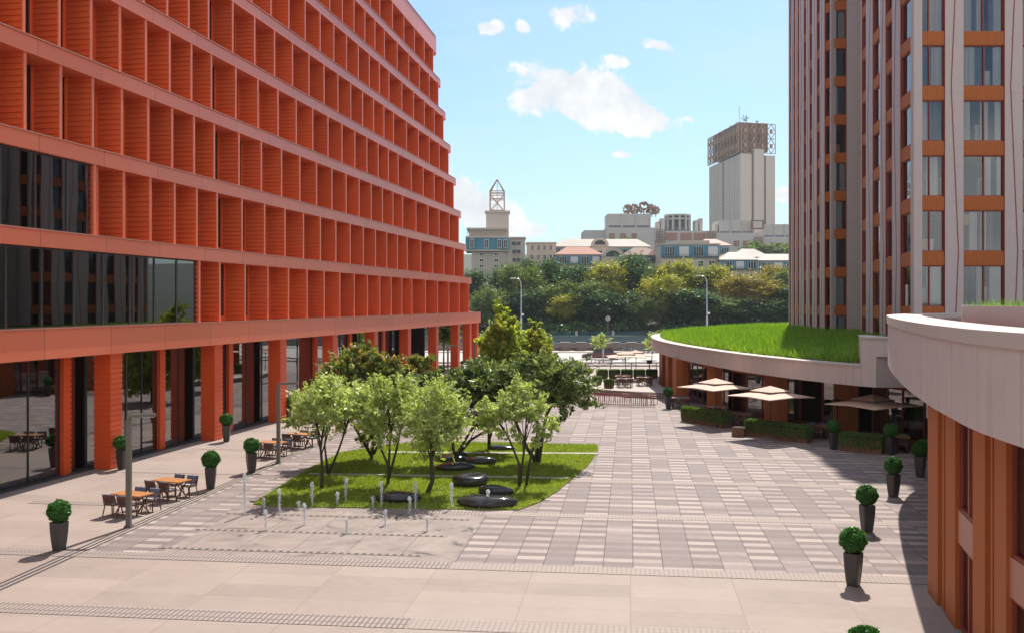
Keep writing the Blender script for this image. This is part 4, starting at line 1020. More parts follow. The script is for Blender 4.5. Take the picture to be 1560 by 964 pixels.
arch(h, X_(914,451.5), 451.5, pz(373,451), 3.2)
h, x0, x1, zt = house('apartment block with terracotta tiled roof above blue windows', 847, 916, 425, 388, 0, 'beige2', roof='roof_terra', roofz=375, bluez=(390,403), n=3)
h, x0, x1, zt = house('beige gabled house with a big dark arched window in its front', 918, 950, 423, 391, 0, 'beige2', roof='roof_terra', roofz=380, n=3)
arch(h, X_(934,422.5), 422.5, pz(391,422), 3.9)
h, x0, x1, zt = house('house with a brown slate roof between arched gable and blue block', 951, 1006, 430, 389, 0, 'beige_wall', roof='roof_brown', roofz=376, bluez=(392,401), n=3)
mb = MB(); xx = X_(999,429); roofhip(mb, xx-3.2, xx+3.2, 427, 433, pz(390,429), pz(378,429), 2.8); mb.bar((xx,430,pz(380,429)),(xx,430,pz(366,429)),.4); mb.build('turret_roof', M['roof_brown'], h, True)
h, x0, x1, zt = house('wide block with teal top storey of white framed windows above the middle trees', 1006, 1096, 412, 373, 0, 'beige2', bluez=(374.5,392), n=4, bay=5.6)
mb = MB(); xa = X_(1015,440); xb = X_(1066,440); mb.bx(xa, xb, 418, 424, pz(371,418), pz(366.5,418)); mb.build('roof_step', M['roof_white'], h, True)
h, x0, x1, zt = house('distant house with a red and white hipped roof behind the teal block', 1062, 1112, 450, 374, 0, 'beige_wall', roof='roof_red', roofz=363, bluez=(376,386), n=2)
h, x0, x1, zt = house('block with pale roof and lower teal storey right of the wide teal block', 1097, 1154, 408, 396, 0, 'beige2', roof='roof_white', roofz=383, bluez=(397,411), n=3)
h, x0, x1, zt = house('house with steep sandy hipped roof and roof vents near the tower', 1118, 1172, 430, 392, 0, 'beige_wall', roof='roof_white', roofz=378, n=2)
h, x0, x1, zt = house('teal windowed block with low pale roof partly behind the residential tower', 1155, 1250, 420, 397, 0, 'beige2', roof='roof_white', roofz=386, bluez=(399,413), n=3)

# --- academy complex on the hill
Yc = 850.0
AC = thing('institute_building', 'long grey institute building on the hilltop with stepped blocks and square red windows', 'building', (X_(1060,Yc), Yc, 50))
def blk(px0, px1, y0, y1, Yf=Yc, dep=40, m_='grey_wall', nm='wall'):
    mb = MB(); mb.bx(X_(px0,Yf), X_(px1,Yf), Yf, Yf+dep, pz(y1,Yf), pz(y0,Yf)); return mb.build(nm, M[m_], AC, True)
blk(890, 928, 351, 372, Yc+20); 
blk(924, 1002, 347, 400, Yc-1, 50); blk(1001, 1092, 352, 400, Yc, 50); blk(1090, 1158, 355, 400, Yc-1, 50); blk(1157, 1240, 361, 402, Yc, 50)
for (a_, b_, y0, y1, n_) in ((926,991,326,348,3),(1096,1148,336,357,3),(1163,1212,342,363,3)):
    o = blk(a_, b_, y0, y1, Yc+3, 30)
    for i in range(n_):
        xa = X_(a_+(b_-a_)*(i+.06)/n_, Yc+3); xb = X_(a_+(b_-a_)*(i+.9)/n_, Yc+3); mb = MB(); mb.bx(xa, xb, Yc+2.2, Yc+3, pz(y1-2.0,Yc), pz(y1-4.5,Yc)); mb.build('window', M['blue_panel'] if False else M['grey_dark'], AC, True)
        mb = MB(); mb.bx(xb+.4, xb+1.3, Yc+2, Yc+3, pz(y1,Yc), pz(y0-1,Yc)); mb.build('buttress', M['grey_wall'], AC, True)
for i, px in enumerate((930,947,964,1120,1134,1175,1189,1203)):
    yy = 360 if px < 1000 else (371 if px < 1150 else 374); mb = MB(); s_ = 3.6; xx = X_(px+2, Yc-1); zz = pz(yy, Yc)
    mb.bx(xx-2.1, xx+2.1, Yc-2, Yc-1, zz-2.1, zz+2.1); o = mb.build('window', M['bronze'], AC, True); g = MB(); g.bx(xx-1.4, xx+1.4, Yc-2.1, Yc-1.95, zz-1.5, zz+1.3); link('pane', g.mesh('pane', M['roof_terra']), o)
for px in (1023, 1045, 1066):
    xx = X_(px, Yc); mb = MB(); mb.bx(xx-4.8, xx+4.8, Yc-.8, Yc, pz(366,Yc), pz(355,Yc)); mb.build('grille_panel', M['roof_terra'], AC, True)
for px, y0, y1 in ((1006,350,370),(1083,353,366),(1155,362,386)):
    xx = X_(px, Yc); mb = MB()
    for q in range(4): mb.bar((xx-3.5+q*2.3,Yc-2.5,pz(y1,Yc)),(xx-3.5+q*2.3,Yc-2.5,pz(y0,Yc)),.6)
    for q in range(6): z = pz(y0+(y1-y0)*q/5,Yc); mb.bar((xx-3.8,Yc-2.4,z),(xx+3.8,Yc-2.4,z),.5)
    mb.build('stair_lattice', M['bronze'], AC, True)
# drum
xx = X_(1034,Yc+8); mb = MB(); mb.cyl((xx,Yc+14), 11, pz(352,Yc), pz(345,Yc), 24); mb.cyl((xx,Yc+14), 9, pz(345,Yc), pz(328,Yc), 24); mb.build('drum', M['grey_dark'], AC, True)
mb = MB(); mb.cyl((xx,Yc+14), 11.3, pz(334,Yc), pz(331.5,Yc), 28); mb.cyl((xx,Yc+14), 11.5, pz(328,Yc), pz(325.5,Yc), 28)
for q in range(12):
    t_ = 2*math.pi*q/12; mb.box((xx+10.8*math.cos(t_),Yc+14+10.8*math.sin(t_),(pz(350,Yc)+pz(327,Yc))/2), (1.6,1.6,pz(327,Yc)-pz(350,Yc)), rz=t_)
mb.build('drum_columns', M['grey_wall'], AC, True)
for px, yt in ((1062,336),(1069,333),(1004,338),(1010,333),(1092,342),(1215,341)):
    blk(px-3.2, px+1.6, yt, 353, Yc+6, 12, nm='fin_wall')
mb = MB(); xx = X_(1153,Yc); mb.bx(xx-5.4,xx+5.4,Yc-3,Yc-1,pz(350,Yc),pz(336,Yc)); o = mb.build('emblem_frame', M['bronze'], AC, True); g = MB(); g.bx(xx-3.8,xx+3.8,Yc-3.3,Yc-3,pz(348,Yc),pz(338,Yc)); link('pane', g.mesh('pane', M['grey_slab']), o)
# golden rooftop ornament
GO = thing('roof_ornament', 'clustered golden metal ornaments on the institute roof', 'rooftop sculpture', (X_(975,Yc), Yc+10, pz(326,Yc)))
g_ = random.Random(4)
for (px, py, r, mt) in ((956,319,4.2,'gold'),(966,319,4.4,'gold'),(981,317,5.2,'bronze'),(993,319,4.3,'gold'),(999,321,3.6,'gold')):
    mb = MB(); cx, cz = X_(px,Yc+10), pz(py,Yc+10)
    for q in range(70):
        d = Vector((g_.gauss(0,1),g_.gauss(0,1),g_.gauss(0,1))).normalized(); c = Vector((cx,Yc+10,cz))+d*r*.85; mb.tube([c, c+d*r*.3], [.6,.2], 5); mb.box(tuple(c), (1.1,1.1,1.1), rz=g_.uniform(0,3))
    mb.bar((cx,Yc+10,cz-r*1.6),(cx,Yc+10,cz),.8); mb.build('metal_cluster', M[mt], GO, True)
# --- academy tower
AT = thing('institute_tower', 'slab high rise of pale stone with brown latticed crown on the horizon', 'tower', (235, 1000, 60))
C0 = Vector((X_(1128,1000), 1000)); CL = Vector((X_(1081,1100), 1100)); CR = Vector((X_(1180,1012), 1012))
zt = pz(234,1000)
bk = CL+(CR-C0)
mb = MB(); mb.prism([tuple(C0.lerp(CL,.01)+Vector((.6,.6))), tuple(CR+Vector((-.6,.8))), tuple(bk), tuple(CL+Vector((.8,-.8)))], 52, zt-1); mb.build('core', M['grey_dark'], AT, True)
def panel(P0, P1, a_, b_, out, z0, z1, m_, nm, cap=0):
    p, q = P0.lerp(P1, a_), P0.lerp(P1, b_); d = (P1-P0).normalized(); n_ = Vector((d.y, -d.x))
    if n_.y > 0: n_ = -n_
    mb = MB(); k = [p+n_*out, q+n_*out, q-n_*1.5, p-n_*1.5]; mb.hexa([(v.x,v.y,z0) for v in k]+[(v.x,v.y,z1) for v in k]); return mb.build(nm, M[m_], AT, True)
panel(C0, CR, 0, .31, 1, 52, zt, 'grey_slab', 'slab'); panel(C0, CR, .37, .66, 2, 52, zt+5, 'grey_slab', 'slab'); panel(C0, CR, .73, 1.0, 1, 52, zt-1, 'grey_slab', 'slab')
for i, (a_, b_) in enumerate([(0,.15),(.165,.31),(.325,.50),(.56,.70),(.715,.85),(.865,1)]):
    panel(C0, CL, a_, b_, .5, 52, zt-.5, 'grey_slab', 'slab')
    mb = MB()
    for k in range(24):
        z = 70+k*3.7
        for u in (.25,.6): 
            p, q = C0.lerp(CL, a_+(b_-a_)*u), C0.lerp(CL, a_+(b_-a_)*(u+.2)); d = (CL-C0).normalized(); n_ = Vector((d.y,-d.x)); n_ = -n_ if n_.x > 0 else n_
            mb.bar((p.x+n_.x*.6,p.y+n_.y*.6,z),(q.x+n_.x*.6,q.y+n_.y*.6,z),.4,1.6)
    mb.build('window_row', M['beige2'] if k % 2 else M['roof_brown'], AT, True)
# crown: open lattice frames round a brown block
zc0, zc1 = zt+3, pz(186,1000)
mb = MB(); i0, i1, i2, i3 = C0.lerp(CL,.02), C0.lerp(CR,.80), C0.lerp(CR,.80)+(CL-C0)*.86, C0.lerp(CL,.86)
mb.prism([tuple(v) for v in (i0,i1,i2,i3)], zc0, zc1); cr = mb.build('crown_block', M['bronze'], AT, True)
def lattice(P0, P1, z0, z1, nu, nz, out=1.5, w_=.62):
    mb = MB(); d = (P1-P0); L = d.length; d.normalize(); n_ = Vector((d.y,-d.x)); n_ = -n_ if (n_.y > 0) else n_
    def pt(u, z): v = P0+d*(u*L)+n_*out; return (v.x, v.y, z)
    for i in range(nu):
        for j in range(nz):
            u0, u1 = i/nu, (i+1)/nu; a_, b_ = z0+(z1-z0)*j/nz, z0+(z1-z0)*(j+1)/nz; um, zm = (u0+u1)/2, (a_+b_)/2
            for q in ((pt(u0,a_),pt(u1,a_)),(pt(u0,b_),pt(u1,b_)),(pt(u0,a_),pt(u0,b_)),(pt(u1,a_),pt(u1,b_)),(pt(um,a_),pt(u1,zm)),(pt(u1,zm),pt(um,b_)),(pt(um,b_),pt(u0,zm)),(pt(u0,zm),pt(um,a_))): mb.bar(*q, w_)
            c = pt(um, zm); mb.box(c, (L/nu*.3, 1, (b_-a_)*.3), rz=math.atan2(d.y,d.x))
    return mb
lattice(C0, CR, zc0-2, zc1-1, 4, 2).build('crown_lattice', M['gold'], AT, True)
lattice(CL, C0, zc0-2, zc1-1, 10, 2, 2, .7).build('crown_lattice', M['gold'], AT, True)
mb = MB(); lb = C0+(CL-C0)*.3; g_ = random.Random(8)
for k in range(26):
    v = C0.lerp(CL, g_.uniform(.0,.9))+(CR-C0)*g_.uniform(.1,.8); h = g_.uniform(1.5,5)*(1.6 if k < 8 else 1); mb.bar((v.x,v.y,zc1),(v.x,v.y,zc1+h),.5); mb.bar((v.x-1.5,v.y,zc1+h),(v.x+1.5,v.y,zc1+h*.8),.4)
v = C0.lerp(CR,.15)
for q in range(6): t_ = q*1.05; mb.bar((v.x,v.y+3,zc1+2),(v.x+4*math.cos(t_),v.y+3,zc1+5+3.5*math.sin(t_)),.5)
mb.bar((v.x-6,v.y+2,zc1),(v.x-6,v.y+2,zc1+17),.35); mb.build('roof_mast', M['grey_dark'], AT, True)

# ================================================ TREES ON THE FAR BANK
def terr(y):
    for (a_, za_), (b_, zb_) in zip(prof[:-1], prof[1:]):
        if a_ <= y <= b_: return za_+(zb_-za_)*(y-a_)/(b_-a_)
    return 60
def bank_tree_meshes(mat_, seed, H, Wd, wide=1.0, n=5200, low=.22):
    r = Wd/2; c = (0,0,H*(low+1)/2); rr_ = (r, r, H*(1-low)/2)
    bl = subblobs(c, rr_, 26, r*.40, seed, -.9)
    me = npmesh('crown', np.concatenate([leaves(bl, n//2, .62, .3, 0, .4, seed), twig_leaves(bl, int(n*.8), .5, seed, 8, .5, 1.5)]), 4, M[mat_])
    paths = limbs(None, [[(0,0,-.5),(.2,.1,H*.3),(.1,-.2,H*.62)]], bl, .32, seed, nl=9); return me, trunk_mesh(paths, n=5)
variants = {}
for m_ in ('hill_green','hill_olive','hill_yellow','hill_orange'):
    for s_ in range(2): variants[m_, s_] = bank_tree_meshes(m_, 11+s_+len(variants), 20, 13)
HT_ = [ # px centre, top y, width px, Y, material, label
 (742,434,42,304,'hill_olive','olive tree just right of the red office block across the river'),
 (772,408,46,345,'hill_green','dark tree in front of the foot of the spire building'),
 (794,397,56,322,'hill_olive','loose grey green willow below the spire building'),
 (822,389,52,335,'hill_green','tall dark tree below the gap between spire building and flat beige block'),
 (845,402,44,340,'hill_olive','slim olive tree directly below the flat beige block'),
 (872,400,62,330,'hill_green','broad dark green tree below the terracotta roof'),
 (884,424,56,316,'hill_olive','brownish olive tree with orange tips standing low at the bank'),
 (922,402,60,325,'hill_yellow','bright yellow tree below the big arched window'),
 (966,391,60,330,'hill_green','tall dark green tree topping the row below the brown roof'),
 (992,404,44,338,'hill_olive','olive tree behind the tall dark green tree'),
 (1008,418,54,314,'hill_yellow','round yellow green tree standing in front, centre of the bank'),
 (1038,400,60,332,'hill_yellow','yellow topped tree below the left half of the teal storey block'),
 (1066,402,58,336,'hill_olive','olive topped tree beneath the right half of the teal storey block'),
 (1100,408,50,330,'hill_yellow','yellow green tree left of the lower teal block'),
 (1122,424,52,318,'hill_orange','reddish orange small tree below the lower teal block'),
 (1150,425,62,316,'hill_orange','rounded orange brown tree right of centre on the bank'),
 (1182,407,56,334,'hill_orange','tall orange tinged tree beside the pale roofed block'),
 (1204,408,50,326,'hill_olive','olive tree next to the residential tower edge'),
 (1196,438,54,312,'hill_green','dark low tree in front of the orange tinged ones by the tower'),
 (1240,412,56,328,'hill_green','dark green tree mostly hidden by the residential tower'),
 (762,452,40,310,'hill_green','low dark shrub like tree beside the white lamp post'),
 (800,440,46,312,'hill_green','dark understorey tree below the willow'),
 (836,432,46,316,'hill_olive','mid height tree in front of the tall dark pair'),
 (856,452,40,309,'hill_yellow','small light green tree at the elevated road'),
 (912,446,48,310,'hill_green','dark understorey tree below the yellow tree'),
 (946,440,50,313,'hill_green','dense dark tree behind the round river sign'),
 (980,452,46,309,'hill_olive','low olive tree at the foot of the tall green tree'),
 (1040,438,58,312,'hill_green','dark dense tree behind the tall lamp post'),
 (1072,444,54,310,'hill_green','dark green low tree right of the tall lamp post'),
 (1098,452,46,309,'hill_olive','low olive tree above the grass roof centre'),
 (1128,456,46,309,'hill_green','low dark tree above the right part of the grass roof'),
 (1168,455,50,309,'hill_green','low dark tree between the orange trees and the grass roof'),
 (720,415,46,330,'hill_green','dark tree mostly hidden behind the red office block'),
]
TG = 'trees along the far river bank'
for k, (px, yt, wpx, Yt, m_, lab) in enumerate(HT_):
    x = X_(px, Yt); zb = terr(Yt); H = pz(yt, Yt)-zb; wd = wpx*Yt/F*1.12; me_, tm = variants[m_, k % 2]
    t_ = thing('bank_tree', lab, 'tree', (x, Yt, zb), random.uniform(0,6.28), TG); t_.scale = (wd/13, wd/13, H/20)
    link('trunk', tm, t_); link('crown', me_, t_)
# undergrowth on the slope
bl = [(random.uniform(-60,110), random.uniform(298,330), 0, 3.2, 2.4, 2.2) for _ in range(170)]; bl = [(a_,b_,terr(b_)+1.2,c_,d_,e_) for a_,b_,_,c_,d_,e_ in bl]
tag(link('undergrowth', npmesh('undergrowth', leaves(bl, 26000, .6, .3, 0, .4, 77), 4, M['hill_green'])), 'dark green undergrowth covering the slope below the bank trees', 'undergrowth', kind='stuff')
bl = [(X_(px,Yt), Yt, pz(py,Yt), 7,5,4.5) for (px,py,Yt) in ((1150,378,700),(1166,382,690),(1185,380,700),(1200,384,690),(1212,376,700),(1178,386,690),(955,372,700),(965,374,690),(944,374,700),(1140,384,690),(1222,380,700),(905,378,700),(1220,384,680),(1208,386,680))]
tag(link('hilltop_bushes', npmesh('hilltop_bushes', leaves(bl, 9000, 1.5, .3, 0, .4, 78), 4, M['hill_olive'])), 'olive bushes on the slope in front of the institute', 'bushes', kind='stuff')
# ================================================ GARDEN TREES
def garden_tree(name, label, base, stems, clumps, leafm, n, size, r0, group=None, seed=1, droop=0.0, shell=.0, elong=1.9, nl=16):
    """stems: polylines in metres from base; clumps: (dx,dy,dz,rx,ry,rz)"""
    t_ = thing(name, label, 'tree', base, 0, group)
    fine = []
    g = random.Random(seed)
    for (x, y, z, a_, b_, c_) in clumps: fine += subblobs((x,y,z), (a_*1.08,b_*1.08,c_*1.12), max(5, int(11*a_*b_*c_)), min(a_,b_,c_)*.46, g.randint(0, 9999))
    link('trunk', trunk_mesh(limbs(None, stems, fine, r0, seed, nl=nl), n=7), t_)
    cc = np.array([c[:3] for c in fine]).mean(0); cc[2] -= .5
    link('crown', npmesh('crown', twig_leaves(fine, int(n*(.50 if leafm == 'leaf_light' else .50 if leafm == 'leaf_dark' else .85)), size*(.9 if leafm == 'leaf_light' else .95), seed, 15, .25, elong, cc, 1.25), 4, M[leafm]), t_); return t_
def gt_px(px, py): p = G(px, py, .05); return (p.x, p.y, .03)
# light feathery trees
LG = 'light green multi stemmed trees on the lawn'
b = gt_px(490, 744)
garden_tree('garden_tree', 'feathery light green tree with a single bare trunk, leftmost on the lawn', b, [[(0,0,0),(.03,0,.9),(-.05,0,1.8),(.1,.1,2.9)]],
  [(0,0,3.4,1.05,1.2,.9),(-.75,0,3.05,.6,.8,.5),(.8,.3,3.5,.8,.9,.7),(.2,.3,4.0,.7,.8,.5)], 'leaf_light', 13000, .115, .085, LG, 2)
b = gt_px(500, 722)
garden_tree('garden_tree', 'light green tree with a slanting thin stem just behind the leftmost lawn tree', b, [[(0,0,0),(.5,0,1.2),(.9,.1,2.4),(1.0,0,3.2)],[(0,0,0),(-.2,.2,1.3),(-.1,.3,2.6)]],
  [(.9,.2,3.1,1.0,1.1,.85),(.3,.5,3.6,.9,.9,.6),(1.4,0,2.5,.5,.6,.45)], 'leaf_light', 11000, .115, .06, LG, 3)
b = gt_px(591, 738)
garden_tree('garden_tree', 'light green tree with several thin stems, second from left in the front row', b, [[(0,0,0),(0,0,.9),(-.5,.1,2.0),(-.9,.2,3.0)],[(0,0,0),(.05,0,1.2),(.1,.1,2.4),(.0,0,3.4)],[(.03,0,.3),(.35,.1,1.5),(.6,.1,2.7)]],
  [(0,0,3.45,1.3,1.3,.95),(-.9,.3,3.3,.8,.9,.7),(.7,0,3.3,.8,.9,.8),(0,.2,4.2,.8,.8,.5),(.1,-.2,2.4,.7,.7,.45)], 'leaf_light', 17000, .115, .07, LG, 4)
b = gt_px(657, 749)
garden_tree('garden_tree', 'light green tree with a dark crooked trunk in front of the flat stones', b, [[(-.15,0,0),(.05,0,.5),(0,0,1.3),(.02,.05,2.2),(-.05,.1,3.4)]],
  [(0,0,3.1,1.2,1.2,1.0),(-.6,.2,3.6,.7,.8,.6),(.7,0,2.7,.7,.8,.6),(.2,.2,4.0,.7,.7,.5),(-.1,0,2.1,.6,.6,.4),(.9,.1,3.5,.5,.6,.5)], 'leaf_light', 16000, .115, .11, LG, 5)
b = gt_px(791, 741)
garden_tree('garden_tree', 'light green tree with thin forked stems, rightmost in the front of the lawn', b, [[(0,0,0),(0,0,1.0),(-.4,.1,2.0),(-.9,.1,2.9)],[(.03,0,.2),(.2,0,1.5),(.3,.1,2.8)],[(.3,.3,0),(.5,.2,1.3),(.8,.2,2.4)]],
  [(-.1,0,3.4,1.1,1.1,.9),(-1.0,.1,3.1,.7,.8,.6),(.8,0,2.8,.7,.8,.6),(0,.2,4.2,.6,.7,.45),(.9,0,2.0,.5,.5,.35),(-.4,0,2.3,.6,.6,.4)], 'leaf_light', 15000, .115, .07, LG, 6)
# dark broad trees
DG = 'dark leaved spreading trees on the lawn'
b = gt_px(817, 704)
garden_tree('garden_tree', 'wide crowned dark tree with black forked trunk at the right of the lawn', b, [[(0,0,0),(-.6,0,1.0),(-1.1,0,2.2),(-1.6,0,3.4)],[(.1,0,0),(.3,0,1.3),(.6,.2,2.8),(.9,.3,4.2)],[(0,.1,0),(.1,.3,1.6),(-.1,.5,3.2),(-.3,.5,4.6)]],
  [(.2,0,4.1,1.9,2.0,1.0),(1.6,.2,3.8,1.2,1.3,.9),(2.3,.2,2.9,.8,.9,.45),(-1.5,.3,3.9,1.2,1.4,.9),(.3,.3,4.7,1.2,1.3,.5),(1.2,-.2,2.9,.8,.9,.5),(1.0,0,2.1,.5,.6,.35)], 'leaf_dark', 24000, .16, .12, DG, 7, nl=24)
b = gt_px(692, 706)
garden_tree('garden_tree', 'dark leaved tree with low bent branches standing among the flat stones', b, [[(0,0,0),(.3,0,.8),(.9,.1,1.8),(1.3,.2,3.0)],[(0,0,0),(-.1,.1,1.2),(-.2,.2,2.5),(.1,.2,3.8)],[(.1,0,.4),(.8,0,1.2),(1.6,-.1,1.7)]],
  [(.3,.2,3.8,1.6,1.6,.8),(-.9,.2,3.6,1.0,1.2,.7),(1.5,.2,3.5,1.1,1.2,.7),(.2,.2,2.9,1.1,1.2,.5),(-.3,0,2.6,.8,.8,.5),(1.7,-.1,2.1,.8,.7,.35),(-1.0,0,4.3,.7,.8,.35)], 'leaf_dark', 21000, .16, .10, DG, 8, nl=22)
b = gt_px(745, 684)
garden_tree('garden_tree', 'dark leaved tree in the back of the lawn between the two spreading ones', b, [[(0,0,0),(0,0,1.4),(-.3,.1,2.8),(-.4,.1,4.2)],[(0,0,.6),(.5,.1,2.0),(.9,.2,3.6)]],
  [(0,.2,3.9,1.5,1.6,.7),(1.1,.2,3.7,1.0,1.1,.6),(-1.1,.2,3.6,.9,1.1,.6),(0,.2,3.3,1.0,1.1,.6)], 'leaf_dark', 15000, .165, .10, DG, 9, nl=18)
b = gt_px(566, 699)
garden_tree('garden_tree', 'green tree with reddening shoot tips in front of the red arcade columns', b, [[(0,0,0),(.1,0,1.2),(-.2,.1,2.5),(-.3,.1,3.8)],[(.1,0,.3),(.9,.1,1.7),(1.5,.2,3.2)],[(0,0,.2),(-.9,.1,1.7),(-1.5,.2,2.9)]],
  [(-.7,.2,4.5,1.4,1.3,.9),(.8,.2,4.2,1.3,1.3,.8),(2.1,.2,4.1,1.0,1.0,.7),(-1.7,.2,4.0,.9,1.0,.7),(-.2,.2,5.2,.7,.7,.55),(2.4,.2,5.0,.5,.5,.5),(0,.2,3.4,1.3,1.2,.6),(-.2,-.2,1.6,.9,.6,.5)], 'leaf_redtip', 22000, .165, .09, None, 10, nl=22)
# two taller cone shaped trees
for (px, Yt, yt, wpx, lab, sd_, yb) in ((768,74,457,86,'tall bushy cone shaped maple, the larger of the pair at the end of the arcade',21,0),(815,84,484,58,'smaller cone shaped maple behind and to the right of the larger one',22,0)):
    base = (X_(px,Yt), Yt, 0); H = pz(yt,Yt); wd = wpx*Yt/F/2
    cl_ = []
    for k in range(8):
        f_ = k/7; z = 1.9+(H-2.6)*f_; r = wd*(1.0-.72*f_**1.5)*(.85 if k == 0 else 1.0); g_ = random.Random(sd_+k)
        for q in range(max(2, int(9*(1-f_))+2)):
            a_ = q*2.4+k; rr_ = r*.58; cl_.append((math.cos(a_)*rr_, math.sin(a_)*rr_, z+g_.uniform(-.25,.25), r*.62, r*.62, .6+.15*g_.random()))
    garden_tree('maple_tree', lab, base, [[(0,0,0),(0,0,2),(.05,0,H*.6),(0,0,H*.92)]], cl_, 'leaf_maple', 36000 if sd_ == 21 else 22000, .19, .12, 'cone shaped maples', sd_, nl=26)
# young saplings by the road
for (px, Yt, yt, lab) in ((915,152,507,'young staked sapling behind the maroon car'),(993,140,505,'young sapling at the tip of the curved pavilion'),(742,135,498,'slim tree seen through the arcade end')):
    H = pz(yt,Yt); cl_ = [(0,0,H*.62,.9,.9,H*.3),(.2,0,H*.8,.6,.6,H*.16),(-.3,.2,H*.45,.6,.6,.5)]
    garden_tree('sapling', lab, (X_(px,Yt),Yt,0), [[(0,0,0),(.05,0,H*.5),(0,0,H*.95)]], cl_, 'leaf_light', 2500, .2, .07, 'saplings along the road', int(px), nl=8)
# trees seen through the open arcade
for (px, Yt, yt, lab) in ((676,128,500,'tree in the street beyond the open end of the arcade'),(352,118,535,None)):
    if lab:
        H = 6.2; garden_tree('street_tree', lab, (X_(px,Yt),Yt,0), [[(0,0,0),(0,0,2.2),(.1,0,4.6)]], [(0,0,4.6,1.6,1.6,1.3),(.5,0,5.6,1,1,.7)], 'leaf_mid', 5000, .25, .12, None, 5)

# ================================================ BLACK POLISHED STONES
SG = 'polished black boulders on the lawn'
def boulder(px, py, wpx, hpx, lab, seed, rz=0.0, dep=.62):
    p = G(px, py, .05); w_ = wpx*p.y/F; h = max(.22, (hpx*p.y/F)*.82); g_ = random.Random(seed)
    bm = bmesh.new(); bmesh.ops.create_icosphere(bm, subdivisions=5, radius=1)
    o1, o2 = g_.uniform(0,9), g_.uniform(0,9)
    for v in bm.verts:
        x, y, z = v.co; s_ = 1+.10*math.sin(2.1*x+o1)+.08*math.sin(2.7*y+o2)+.05*math.sin(4*x*y+o1)
        zz = math.copysign(abs(z)**.85, z)*(1+.16*math.sin(2.4*x+1.7*y+o2)); 
        rr_ = max(.001, math.hypot(x, y)); k = rr_**.72/rr_
        v.co = (x*k*s_*w_/2, y*k*s_*w_/2*dep, zz*h*.52+h*.44)
    me = bpy.data.meshes.new('boulder'); bm.to_mesh(me); bm.free(); me.materials.append(M['stone_black']); me.polygons.foreach_set('use_smooth', [True]*len(me.polygons))
    o = link('boulder', me); o.location = (p.x, p.y+w_*dep/2*.9, .03); o.rotation_euler = (0,0,rz); tag(o, lab, 'boulder', SG)
boulder(740, 774, 88, 20, 'long low black boulder lying nearest to the fountain at the front edge', 1, -.05, .5)
boulder(757, 755, 54, 17, 'ridged dark boulder between the long front one and the round topped one', 2, -.3)
boulder(717, 742, 60, 25, 'large round topped black boulder in the middle of the lawn', 3, .15, .7)
boulder(606, 766, 66, 18, 'dark boulder behind the fountain jets left of the crooked tree', 4, 0, .5)
boulder(690, 718, 58, 15, 'black boulder lying right behind the crooked trunk', 5, .1)
boulder(688, 705, 42, 13, 'small boulder at the foot of the bent dark leaved tree', 6)
boulder(734, 708, 45, 14, 'flat oval boulder right of the bent dark leaved tree', 7, 0, .6)
boulder(700, 697, 24, 12, 'upright small boulder behind the bent dark leaved tree', 8)
boulder(764, 686, 42, 10, 'farthest low boulder beyond the light stepping path', 9)

# ================================================ FOUNTAIN JETS
def jet_mesh(h, seed):
    g_ = random.Random(seed); mb = MB()
    for q in range(3):
        pts = []; rs = []; ox, oy = g_.uniform(-.012,.012), g_.uniform(-.012,.012)
        for k in range(11):
            f_ = k/10; pts.append((ox*(.4+f_)+g_.uniform(-.008,.008), oy*(.4+f_)+g_.uniform(-.008,.008), h*f_*(.97-.09*q))); rs.append((.008+.016*f_**1.5)*g_.uniform(.6,1.3)*(1 if k < 10 else .3))
        mb.tube(pts, rs, 5)
    def drop(x, y, z, s_, st): mb.add([(x,y,z+s_*st),(x+s_,y,z),(x,y+s_,z),(x-s_,y,z),(x,y-s_,z),(x,y,z-s_*st)], [(0,1,2),(0,2,3),(0,3,4),(0,4,1),(5,2,1),(5,3,2),(5,4,3),(5,1,4)])
    for k in range(int(260*h)+60):                       # spray falling back round the column
        f_ = g_.random()**.6; z = h*f_; r = (.018+.085*(1-f_)**.6*g_.random()+.045*math.exp(-((f_-.88)/.09)**2))*g_.random()**.4
        a_ = g_.uniform(0,6.28); drop(r*math.cos(a_), r*math.sin(a_), z, g_.uniform(.004,.012), g_.uniform(1,3))
    for k in range(60):                                   # splash at the foot
        a_ = g_.uniform(0,6.28); r = .22*g_.random()**.7; drop(r*math.cos(a_), r*math.sin(a_), .012+.05*g_.random()*(1-r/.25), g_.uniform(.005,.014), .6)
    return mb.mesh('water_jet', M['water_jet'], True)
jm = {}
jets = [(165,540,620,'jet at the left corner of the lawn, shorter'),(255,485,630,'second tall jet from the left along the lawn edge'),(450,445,590,'tall jet just left of the leftmost lawn tree trunk foot'),
 (370,560,610,'small jet, left one of the close pair at the left'),(405,570,700,'small jet, right one of the close pair at the left'),(600,505,590,'medium jet left of the tallest jet'),(650,415,570,'tallest jet in the left half of the row'),
 (812,530,600,'small jet left of the boulder behind the fountain'),(862,440,600,'tall jet at the left end of the boulder behind the fountain'),(1030,530,640,'small jet in front of the right end of the fountain boulder'),
 (1065,440,610,'tall jet at the right end of the fountain boulder'),(1278,450,605,'tall jet standing left of the long front boulder'),(1495,490,600,'rightmost jet in front of the long front boulder'),
 (175,610,730,'low faint jet in front of the lawn corner'),(655,660,750,'low faint jet in the middle of the fountain floor'),(885,610,700,'low faint jet in the centre right of the fountain floor'),(50,390,640,'thin leftmost jet standing on the paving'),
 (1135,650,735,'lowest jet toward the right of the fountain floor')]
